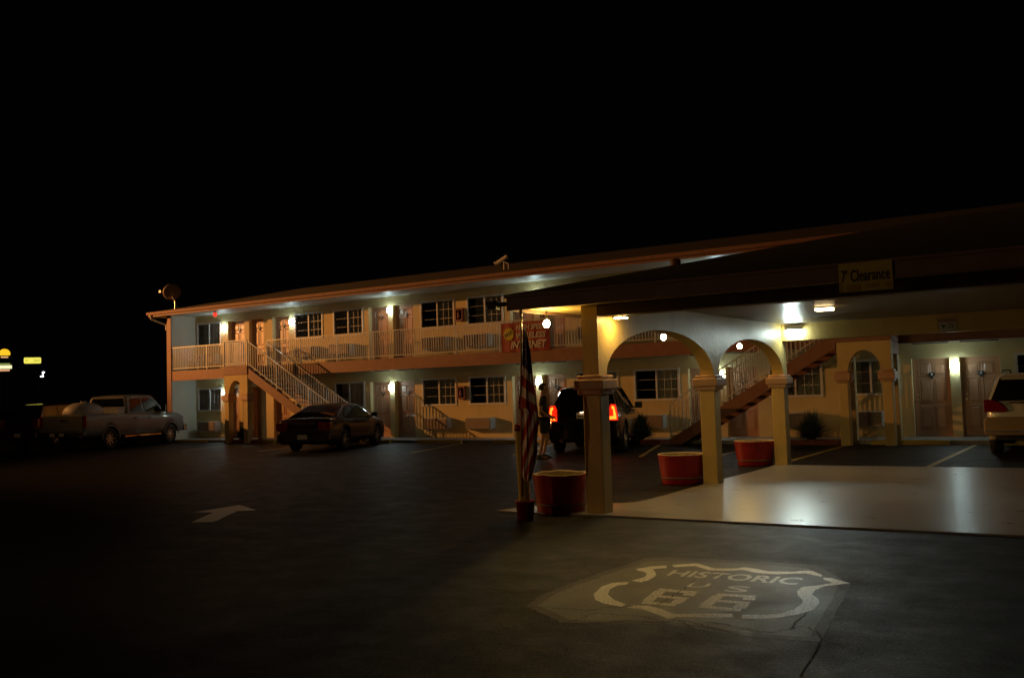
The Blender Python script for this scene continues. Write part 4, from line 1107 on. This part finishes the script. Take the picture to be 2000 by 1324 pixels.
lamp_pair(t, 'headlight', [(.45, .60), (.70, .60), (.72, .72), (.45, .72)], 2.42, .9, M['headlamp'], .02, 0)

# pale pickup with tank
sp = dict(L=6.05, W=2.03, axr=-1.72, axf=1.95, R=.40, zb=.50,
  top=[(-3.02, 1.12), (-2.95, 1.30), (-1.0, 1.30), (-.62, 1.30), (1.1, 1.28), (1.4, 1.30), (2.5, 1.24), (2.85, 1.15), (3.02, .95)],
  plan=[(-3.02, .97), (-2.9, .985), (-2.2, 1), (2.2, 1), (2.75, .96), (3.02, .88)],
  gh=dict(x=(-.70, -.58, 1.05, 1.72), roof=1.98, rz=1.93, wb=.955, wr=.76, rg=(.10, .05, .13),
     side=[[(-.50, 1.33), (-.42, 1.84), (.24, 1.86), (.24, 1.33)], [(.36, 1.33), (.36, 1.86), (.98, 1.84), (1.48, 1.31)]]),
  mirror=(1.38, 1.30, .30), handles=[-.35, .50], hz=1.10, spokes=8)
t, _ = vehicle('pickup_truck', (-33.15, 22.9), 18, 'pale crew-cab pickup with a round white tank in its bed', 'pickup truck', sp, M['silver_truck'])
lamp_pair(t, 'tail_lamp', [(.84, .86), (.985, .86), (.985, 1.27), (.84, 1.27)], -3.0, 1.0, M['tail'], .03, .12)
b = MB(); b.box(-3.035, -3.0, -.83, .83, .74, 1.28); b.build('tailgate', M['silver_truck'], t, bevel=.012)
b = MB(); b.box(-3.045, -3.036, -.10, .10, 1.08, 1.15); b.build('tailgate_handle', M['black'], t)
b = MB(); b.prism(rounded(-.98, .98, .52, .72, .04), 'x', -3.20, -2.98); b.build('rear_bumper', M['black'], t, bevel=.02)
for y, wd in ((.30, .20), (-.10, .20)):
    b = MB(); b.box(-3.212, -3.202, y-wd/2, y+wd/2, .56, .67); b.build('licence_plate', M['plate'], t)
b = MB(); b.box(-1.0, 1.25, -1.06, -.97, .42, .47); b.box(-1.0, 1.25, .97, 1.06, .42, .47); b.build('running_board', M['chrome'], t)
b = MB(); b.prism(rounded(-.95, .95, .50, .76, .05), 'x', 2.95, 3.12); b.build('front_bumper', M['chrome'], t, bevel=.02)
b = MB(); b.box(2.98, 3.03, -.6, .6, .80, 1.12); b.build('grille', M['black'], t)
for s in (1, -1):
    b = MB(); b.box(2.93, 3.02, min(s*.63, s*.90), max(s*.63, s*.90), .84, 1.10); b.build('headlight', M['headlamp'], t)
    for ax in (-1.72, 1.95):
        b = MB()
        for k in range(12):
            a0 = math.pi*k/12; a1 = math.pi*(k+1)/12; r0, r1 = .455, .50; y0, y1 = s*1.005, s*1.035
            q = lambda a, rr, y: (ax+rr*math.cos(a), y, .40+rr*math.sin(a))
            b.hexa([q(a0, r0, y0), q(a1, r0, y0), q(a1, r0, y1), q(a0, r0, y1)], [q(a0, r1, y0), q(a1, r1, y0), q(a1, r1, y1), q(a0, r1, y1)])
        b.build('wheel_arch', M['silver_truck'], t)
tk = empty('liquid_tank', (-2.05, 0, 1.0)); 
tl_ = Matrix.Translation((-33.15, 22.9, 0)) @ Matrix.Rotation(R(108), 4, 'Z')
tk.location = tl_ @ Vector((-1.95, 0, 1.33)); tk.rotation_euler = (0, 0, R(108)); tag(tk, 'rounded white liquid tank sitting in the pickup bed', 'tank')
b = MB(); n = 24
vs = []; segs = [(-.62, .05), (-.58, .30), (-.48, .42), (-.3, .48), (0, .50), (.3, .48), (.48, .42), (.58, .30), (.62, .05)]
for x, r_ in segs:
    for i in range(n):
        a = 2*math.pi*i/n; vs.append((x, r_*1.25*math.cos(a), r_*.82*math.sin(a)+.02))
fs = [(k*n+i, k*n+(i+1) % n, (k+1)*n+(i+1) % n, (k+1)*n+i) for k in range(len(segs)-1) for i in range(n)]
b.add(vs, fs, 0, True); b.add(vs[:n], [tuple(range(n))]); b.add(vs[-n:], [tuple(range(n))]); b.build('tank_shell', M['tank'], tk)
b = MB(); b.cyl((0, 0, .40), (0, 0, .47), .10, n=16); b.build('lid', M['tank'], tk)
tb = empty('toolbox', tl_ @ Vector((-.95, 0, 1.30))); tb.rotation_euler = (0, 0, R(108)); tag(tb, 'pale metal box across the pickup bed behind the cab', 'toolbox')
b = MB(); b.box(-.18, .18, -.88, .88, 0, .22); b.build('box_body', M['ac_side'], tb, bevel=.01)
b = MB(); b.box(-.19, .19, -.89, .89, .222, .25); b.build('box_lid', M['ac_side'], tb, bevel=.006)

# dark vehicle at the left edge
sp = dict(L=4.9, W=1.92, axr=-1.42, axf=1.45, R=.37, zb=.30,
  top=[(-2.45, .80), (-2.40, 1.10), (-2.2, 1.12), (1.0, 1.10), (1.3, 1.08), (2.1, 1.0), (2.38, .88), (2.45, .7)],
  plan=[(-2.45, .9), (-2.3, .97), (-1.8, 1), (1.7, 1), (2.25, .93), (2.45, .8)],
  gh=dict(x=(-2.35, -1.95, .35, 1.15), roof=1.75, rz=1.70, wb=.88, wr=.70, rg=(.10, .10, .10),
     side=[[(-2.05, 1.16), (-1.85, 1.60), (-1.35, 1.64), (-1.3, 1.16)], [(-1.2, 1.16), (-1.2, 1.65), (-.45, 1.66), (-.42, 1.15)], [(-.32, 1.15), (-.34, 1.66), (.25, 1.65), (.92, 1.13)]]),
  mirror=(.85, 1.12, .18), handles=[-.80, .15], hz=.98, spokes=6)
t, _ = vehicle('parked_suv', (-38.35, 23.9), 16, 'very dark SUV parked at the left edge beyond the pickup', 'car', sp, M['darkred'])
lamp_pair(t, 'tail_lamp', [(.68, .84), (.86, .84), (.84, 1.18), (.70, 1.18)], -2.44, .96, M['tail'], .03)
b = MB(); b.prism(rounded(-.90, .90, .38, .66, .08), 'x', -2.54, -2.36); b.build('rear_bumper', M['darkred'], t, bevel=.03)
b = MB(); b.box(-2.555, -2.542, -.16, .16, .46, .60); b.build('licence_plate', M['plate'], t)

# black SUV with lit tail lamps
sp = dict(L=4.7, W=1.93, axr=-1.38, axf=1.44, R=.37, zb=.28,
  top=[(-2.35, .85), (-2.30, 1.08), (-2.1, 1.10), (1.0, 1.06), (1.3, 1.04), (2.0, .97), (2.28, .86), (2.35, .7)],
  plan=[(-2.35, .88), (-2.25, .95), (-1.9, .99), (-1.4, 1), (1.6, 1), (2.1, .94), (2.35, .78)],
  gh=dict(x=(-2.28, -1.72, .15, 1.15), roof=1.70, rz=1.66, wb=.88, wr=.66, rg=(.10, .16, .10),
     side=[[(-1.95, 1.20), (-1.62, 1.54), (-1.30, 1.58), (-1.22, 1.14)], [(-1.12, 1.13), (-1.15, 1.60), (-.42, 1.62), (-.38, 1.11)], [(-.28, 1.11), (-.30, 1.62), (.12, 1.61), (.92, 1.09)]]),
  mirror=(.78, 1.08, .17), handles=[-.78, .18], hz=.95, spokes=5)
t, _ = vehicle('black_suv', (-12.5, 23.65), 18, 'shiny black SUV with glowing red tail lamps behind the first column', 'car', sp, M['blackpaint'])
for s in (1, -1):
    b = MB(); P = [(.66, .84), (.90, .84), (.885, 1.02), (.84, 1.24), (.73, 1.25), (.68, 1.12)]
    b.prism([(s*y, z) for y, z in P], 'x', -2.37, -2.22); lens = b.build('tail_lamp', M['e_tailred'], t, bevel=.008)
    b = MB(); b.prism([(s*y, z) for y, z in [(.68, .87), (.87, .87), (.86, 1.0), (.82, 1.19), (.76, 1.21), (.755, 1.14), (.79, 1.12), (.80, .95), (.69, .94)]], 'x', -2.385, -2.371); b.build('lit_strip', M['e_tail'], lens)
b = MB(); b.prism(rounded(-.90, .90, .36, .68, .08), 'x', -2.46, -2.26); b.build('rear_bumper', M['blackpaint'], t, bevel=.03)
b = MB(); b.box(-2.40, -2.385, -.155, .155, .90, 1.05); lp = b.build('licence_plate', M['e_plate'], t)
b = MB()
for k in range(5): b.box(-2.404, -2.401, -.10+.045*k, -.08+.045*k, .93, .99)
b.build('plate_writing', M['ink'], lp)
b = MB(); b.box(-2.43, -2.36, -.14, .14, 1.07, 1.10); b.build('plate_lamp_hood', M['chrome'], t)
b = MB(); b.box(-2.425, -2.405, -.05, .05, 1.062, 1.068); b.build('plate_lamp', M['e_platelamp'], t)
for s in (1, -1):
    b = MB(); b.cyl((-2.52, s*.55, .36), (-2.36, s*.55, .36), .05, n=14); b.build('exhaust', M['chrome'], t)

# pale gold SUV at right edge
sp = dict(L=4.6, W=1.82, axr=-1.30, axf=1.32, R=.36, zb=.30,
  top=[(-2.3, .80), (-2.28, 1.02), (-2.24, 1.09), (-2.1, 1.13), (1.0, 1.08), (1.3, 1.06), (2.0, .98), (2.25, .86), (2.3, .7)],
  plan=[(-2.3, .80), (-2.24, .89), (-2.1, .94), (-1.8, .985), (-1.3, 1), (1.6, 1), (2.1, .93), (2.3, .8)],
  gh=dict(x=(-2.22, -1.80, .15, 1.10), roof=1.68, rz=1.66, wb=.84, wr=.64, rg=(.10, .06, .08),
     side=[[(-1.95, 1.18), (-1.68, 1.56), (-1.30, 1.58), (-1.22, 1.14)], [(-1.12, 1.13), (-1.15, 1.58), (-.42, 1.60), (-.38, 1.12)], [(-.28, 1.12), (-.30, 1.60), (.12, 1.59), (.88, 1.11)]]),
  mirror=(.72, 1.08, .16), handles=[-.78, .18], hz=.95, spokes=5)
sp['gh']['bev'] = .10
t, _ = vehicle('gold_suv', (-1.74, 24.35), 0, 'pale gold SUV cut off by the right picture edge', 'car', sp, M['pearl'])
lamp_pair(t, 'tail_lamp', [(.42, .92), (.50, .905), (.865, .90), (.865, 1.14), (.80, 1.17), (.66, 1.14), (.52, 1.05)], -2.3, .91, M['tail'], .02, .20)
b = MB(); b.prism(rounded(-.88, .88, .42, .80, .08), 'x', -2.42, -2.22); b.build('rear_bumper', M['goldlow'], t, bevel=.03)
b = MB(); b.box(-2.44, -2.421, -.86, .86, .50, .525); b.box(-2.35, -2.318, -.86, -.6, .83, .85); b.build('trim_strip', M['chrome'], t)
b = MB(); b.box(-2.34, -2.31, -.17, .17, .92, 1.06); b.build('licence_plate', M['plate'], t)
b = MB(); b.prism([(-.40, 1.09), (.40, 1.09), (.38, 1.11), (-.38, 1.11)], 'x', -2.36, -2.29); b.build('hatch_garnish', M['chrome'], t)
for s in (1, -1):
    b = MB(); b.tube([(-1.6, s*.56, 1.71), (-1.5, s*.56, 1.76), (.0, s*.56, 1.77), (.12, s*.56, 1.70)], .018); b.build('roof_rail', M['black'], t)

# ================================================================== PERSON
def skin_mesh(name, verts, edges, radii, m_, parent, sub=2):
    me = bpy.data.meshes.new(name); me.from_pydata(verts, edges, []); me.materials.append(m_)
    o = bpy.data.objects.new(name, me); COL.objects.link(o); o.parent = parent
    md = o.modifiers.new('skin', 'SKIN'); md.use_smooth_shade = True
    sv = me.skin_vertices[0].data
    for i, r_ in enumerate(radii):
        sv[i].radius = r_ if isinstance(r_, tuple) else (r_, r_)
        sv[i].use_root = (i == 0)
    sb = o.modifiers.new('sub', 'SUBSURF'); sb.levels = sub; sb.render_levels = sub
    return o
pr = empty('person', (-11.98, 19.85, 0), math.atan2(.45, .89)); tag(pr, 'person in dark T-shirt and shorts standing behind the flag', 'person')
k = 1.83/1.78
J = dict(pel=(0, 0, .96), waist=(0, 0, 1.10), chest=(.01, 0, 1.32), neck=(-.005, 0, 1.50), h0=(.015, 0, 1.58), h1=(.02, 0, 1.67), h2=(.0, 0, 1.735),
  hl=(-.0, .09, .90), kl=(.06, .10, .50), al=(-.04, .10, .09), fl=(.05, .11, .04), tl=(.14, .12, .03),
  hr=(-.0, -.09, .90), kr=(-.02, -.10, .50), ar=(-.12, -.10, .10), fr=(-.03, -.11, .04), tr=(.07, -.12, .03),
  sl=(.0, .17, 1.42), el=(-.03, .23, 1.14), wl=(.16, .20, .98), sr=(.0, -.17, 1.42), er=(-.06, -.24, 1.14), wr=(.12, -.22, .99),
  pl=(.22, .195, .95), prr=(.18, -.215, .96), nose=(.118, 0, 1.645), chin=(.075, 0, 1.585))
Rd = dict(pel=(.13, .10), waist=(.125, .095), chest=(.14, .105), neck=.055, h0=(.075, .07), h1=(.092, .078), h2=(.075, .065), hl=.085, kl=.058, al=.038, fl=.035, tl=.025, hr=.085, kr=.058, ar=.038, fr=.035, tr=.025,
  sl=.055, el=.042, wl=.027, sr=.055, er=.042, wr=.027, pl=(.032, .018), prr=(.032, .018), nose=.012, chin=.03)
keys = ['pel']+[x for x in J if x != 'pel']
ed = [('pel', 'waist'), ('waist', 'chest'), ('chest', 'neck'), ('neck', 'h0'), ('h0', 'h1'), ('h1', 'h2'), ('pel', 'hl'), ('hl', 'kl'), ('kl', 'al'), ('al', 'fl'), ('fl', 'tl'), ('pel', 'hr'), ('hr', 'kr'), ('kr', 'ar'), ('ar', 'fr'), ('fr', 'tr'),
  ('chest', 'sl'), ('sl', 'el'), ('el', 'wl'), ('wl', 'pl'), ('chest', 'sr'), ('sr', 'er'), ('er', 'wr'), ('wr', 'prr'), ('h1', 'nose'), ('h0', 'chin')]
V = [Vector(J[x])*k for x in keys]; Rr_ = [Rd[x] for x in keys]; idx = {x: i for i, x in enumerate(keys)}
E_ = [(idx[a], idx[b_]) for a, b_ in ed]
for hand, s in (('pl', 1), ('prr', -1)):
    base = Vector(J[hand])*k
    for q, (off, ln) in enumerate([(-.024, .070), (-.008, .078), (.008, .073), (.024, .058)]):
        a = len(V); V.append(base+Vector((ln*.5, off*.4, -.018+off)))
        V.append(base+Vector((ln*.85, off*.4-s*.012, -.040+off))); Rr_ += [.009, .0075]; E_ += [(idx[hand], a), (a, a+1)]
    a = len(V); V.append(base+Vector((.02, -s*.03, .018))); V.append(base+Vector((.05, -s*.04, .012))); Rr_ += [.011, .009]; E_ += [(idx[hand], a), (a, a+1)]
pb = skin_mesh('body', [tuple(v) for v in V], E_, Rr_, M['skin'], pr)
def sub_skin(name, ks, ed_, rad, m_, over=None):
    vv = []
    for x in ks: vv.append(tuple(Vector((over or {}).get(x, J.get(x)))*k))
    return skin_mesh(name, vv, [(ks.index(a), ks.index(b_)) for a, b_ in ed_], rad, m_, pr)
mid = lambda a, b_, f: tuple(Vector(J[a]).lerp(Vector(J[b_]), f))
ov = dict(J); ov.update(sle=mid('sl', 'el', .75), sre=mid('sr', 'er', .75), top=(0, 0, 1.47), bot=(0, 0, .92), kl2=mid('hl', 'kl', .85), kr2=mid('hr', 'kr', .85))
sub_skin('shirt', ['chest', 'waist', 'bot', 'top', 'sl', 'sle', 'sr', 'sre'], [('chest', 'waist'), ('waist', 'bot'), ('chest', 'top'), ('chest', 'sl'), ('sl', 'sle'), ('chest', 'sr'), ('sr', 'sre')],
  [(.165, .125), (.155, .125), (.16, .13), (.075, .07), .075, .066, .075, .066], M['shirt'], ov)
sub_skin('shorts', ['pel', 'hl', 'kl2', 'hr', 'kr2'], [('pel', 'hl'), ('hl', 'kl2'), ('pel', 'hr'), ('hr', 'kr2')], [(.15, .12), .115, .10, .115, .10], M['shorts'], ov)
b = MB(); b.lathe([(.001, 1.83), (.05, 1.825), (.085, 1.79), (.100, 1.73), (.098, 1.68), (.07, 1.65)], 16, c=(-.012*k, 0, .0)); hr_ = b.build('hair', M['hair'], pr); hr_.scale = (1, .88, 1)
for s in (1, -1):
    b = MB(); x, y = (J['al'] if s > 0 else J['ar'])[:2]
    b.add([(x-.07, y-.045*1, 0), (x+.22, y-.04, 0), (x+.24, y+.0, 0), (x+.21, y+.05, 0), (x-.07, y+.045, 0), (x-.06, y-.04, .11), (x+.06, y-.04, .11), (x+.19, y, .05), (x+.06, y+.04, .11), (x-.06, y+.04, .11)],
          [(0, 4, 3, 2, 1), (0, 1, 6, 5), (1, 2, 7, 6), (2, 3, 8, 7), (3, 4, 9, 8), (4, 0, 5, 9), (5, 6, 7, 8, 9)]); b.build('shoe', M['shoe'], pr, bevel=.012)

# ================================================================== FAR SIGNS, STREET LAMP
def at(px, py, Y): return FY(px, py, Y)
YS = 80
p = at(9, 691, YS)
t = empty('petrol_station_sign', (p.x, p.y, 0)); t.rotation_euler = (0, 0, R(58)); tag(t, 'lit petrol station sign with yellow scallop emblem at the far left', 'sign')
z0 = p.z
b = MB(); b.box(-1.0, 1.0, -.2, .2, z0-1.05, z0+1.15); b.build('sign_box', M['black'], t)
b = MB(); pts = []
for kk in range(0, 29):
    a = math.pi*(-.12+1.24*kk/28); r_ = .78*(1+.035*math.cos(kk*math.pi))
    pts.append((r_*math.cos(a), z0+.02+r_*.92*math.sin(a)))
b.prism(pts, 'y', -.26, -.20); b.build('emblem', M['e_shell'], t)
b = MB(); b.prism(rounded(-.5, .5, z0-.62, z0-.42, .06), 'y', -.26, -.20); b.build('emblem_base', M['e_base'], t)
zz = at(8, 715, YS).z
b = MB(); b.box(-1.0, 1.0, -.2, .2, zz-.9, zz+.6); b.build('price_panel', M['black'], t)
b = MB(); b.box(-.95, .75, -.24, -.2, zz+.2, zz+.42); b.build('price_row', M['e_green'], t)
b = MB(); b.prism(rounded(-.95, 1.0, zz-.42, zz+.12, .08), 'y', -.24, -.2); b.build('price_row', M['e_price'], t)
b = MB(); b.prism(rounded(-.95, .7, zz-.78, zz-.52, .08), 'y', -.24, -.2); b.build('price_row', M['e_orange'], t)
b = MB(); b.cyl((0, .1, 0), (0, .1, zz-.9), .15); b.build('pole', M['black'], t)
p = at(63.5, 704, 95)
t = empty('roadside_sign', (p.x, p.y, 0)); t.rotation_euler = (0, 0, R(57)); tag(t, 'lit yellow rectangular sign on a pole in the far left distance', 'sign')
b = MB(); b.prism(rounded(-1.35, 1.35, p.z-.52, p.z+.52, .2), 'y', -.15, .15); b.build('sign_face', M['e_yellow'], t)
b = MB()
for x0, x1, z1 in ((-1.1, -1.0, .2), (-.95, -.85, .1), (-.8, -.7, .2), (.1, .2, .1), (.3, .7, .08), (.8, 1.1, .1)): b.box(x0, x1, -.17, -.152, p.z-.15, p.z+z1)
b.build('sign_writing', M['e_yelltext'], t)
b = MB(); b.cyl((0, .05, 0), (0, .05, p.z-.5), .12); b.build('pole', M['black'], t)
p = at(83, 731, 90)
t = empty('far_lamp', (p.x, p.y, 0)); t.rotation_euler = (0, 0, R(57)); tag(t, 'small white light on a post right of the yellow sign', 'lamp')
b = MB(); b.cyl((0, 0, 0), (0, 0, p.z-.5), .08); b.build('post', M['black'], t)
b = MB(); b.lathe([(.001, -.18), (.2, -.1), (.22, .05), (.001, .16)], 12, c=(.12, 0, p.z+.33)); b.lathe([(.001, -.14), (.28, -.1), (.28, .08), (.001, .14)], 12, c=(-.08, 0, p.z-.33)); b.box(-.02, .13, -.06, .06, p.z-.3, p.z+.3); b.build('lamp_glass', M['e_white'], t)
# orange flood lamp on a pole that lights the left side of the motel
t = empty('floodlight_pole', (-50.5, 12.4, 0)); tag(t, 'tall pole with an orange sodium floodlight aimed at the motel, left of the car park', 'floodlight')
b = MB(); b.cyl((0, 0, 0), (0, 0, 8.2), .11, .07); b.build('pole', M['metal'], t)
aim = (Vector((-24, 27.4, 3.6))-Vector((-50.5, 12.4, 8.4))).normalized()
hd = MB(); hd.box(-.25, .25, -.22, .22, 0, .30); ho = hd.build('lamp_head', M['black'], t, loc=Vector((0, 0, 8.4))-aim*.0); ho.rotation_euler = aim.to_track_quat('-Z', 'Y').to_euler()
gg = MB(); gg.box(-.2, .2, -.17, .17, -.02, -.002); gg.build('lamp_glass', M['e_amber'], ho)
ld = bpy.data.lights.new('floodlight_beam', 'SPOT'); ld.energy = P_SODIUM; ld.color = SODIUM; ld.spot_size = R(72); ld.spot_blend = .55; ld.shadow_soft_size = .05
lo = bpy.data.objects.new('floodlight_beam', ld); COL.objects.link(lo); lo.parent = t; lo.location = Vector((0, 0, 8.4))+aim*.10; lo.rotation_euler = ho.rotation_euler
ax = Vector((aim.x, aim.y, 0)).normalized(); ay = Vector((-ax.y, ax.x, 0)); c0 = Vector((0, 0, 8.4))+aim*.10
def bp_(f, s_, u_): return tuple(c0+ax*f+ay*s_+Vector((0, 0, u_)))
bd = MB(); bd.hexa([bp_(.02, -.3, -.26), bp_(.60, -.55, -.205), bp_(.60, .55, -.205), bp_(.02, .3, -.26)], [bp_(.02, -.3, -.25), bp_(.60, -.55, -.195), bp_(.60, .55, -.195), bp_(.02, .3, -.25)]); bd.build('beam_blocker', M['black'], t)  # unseen flap added to block the beam from the parked vehicles
# street lamp on the road behind the photographer
t = empty('street_lamp', (-20.0, -27.0, 0)); tag(t, 'tall street lamp on the road side of the car park', 'street lamp')
b = MB(); b.cyl((0, 0, 0), (0, 0, 8.6), .11, .07); b.tube([(0, 0, 8.55), (.8, 1.0, 8.8), (1.2, 3.0, 8.85)], .045); b.build('pole', M['metal'], t)
b = MB(); b.box(.9, 1.5, 2.9, 3.9, 8.74, 8.95); b.build('lamp_head', M['metal'], t, bevel=.04)
b = MB(); b.lathe([(.001, -.22), (.14, -.17), (.22, -.02), (.24, .12), (.2, .18)], 16, c=(1.2, 3.4, 8.54)); b.build('lamp_glass', M['e_sodium'], t)
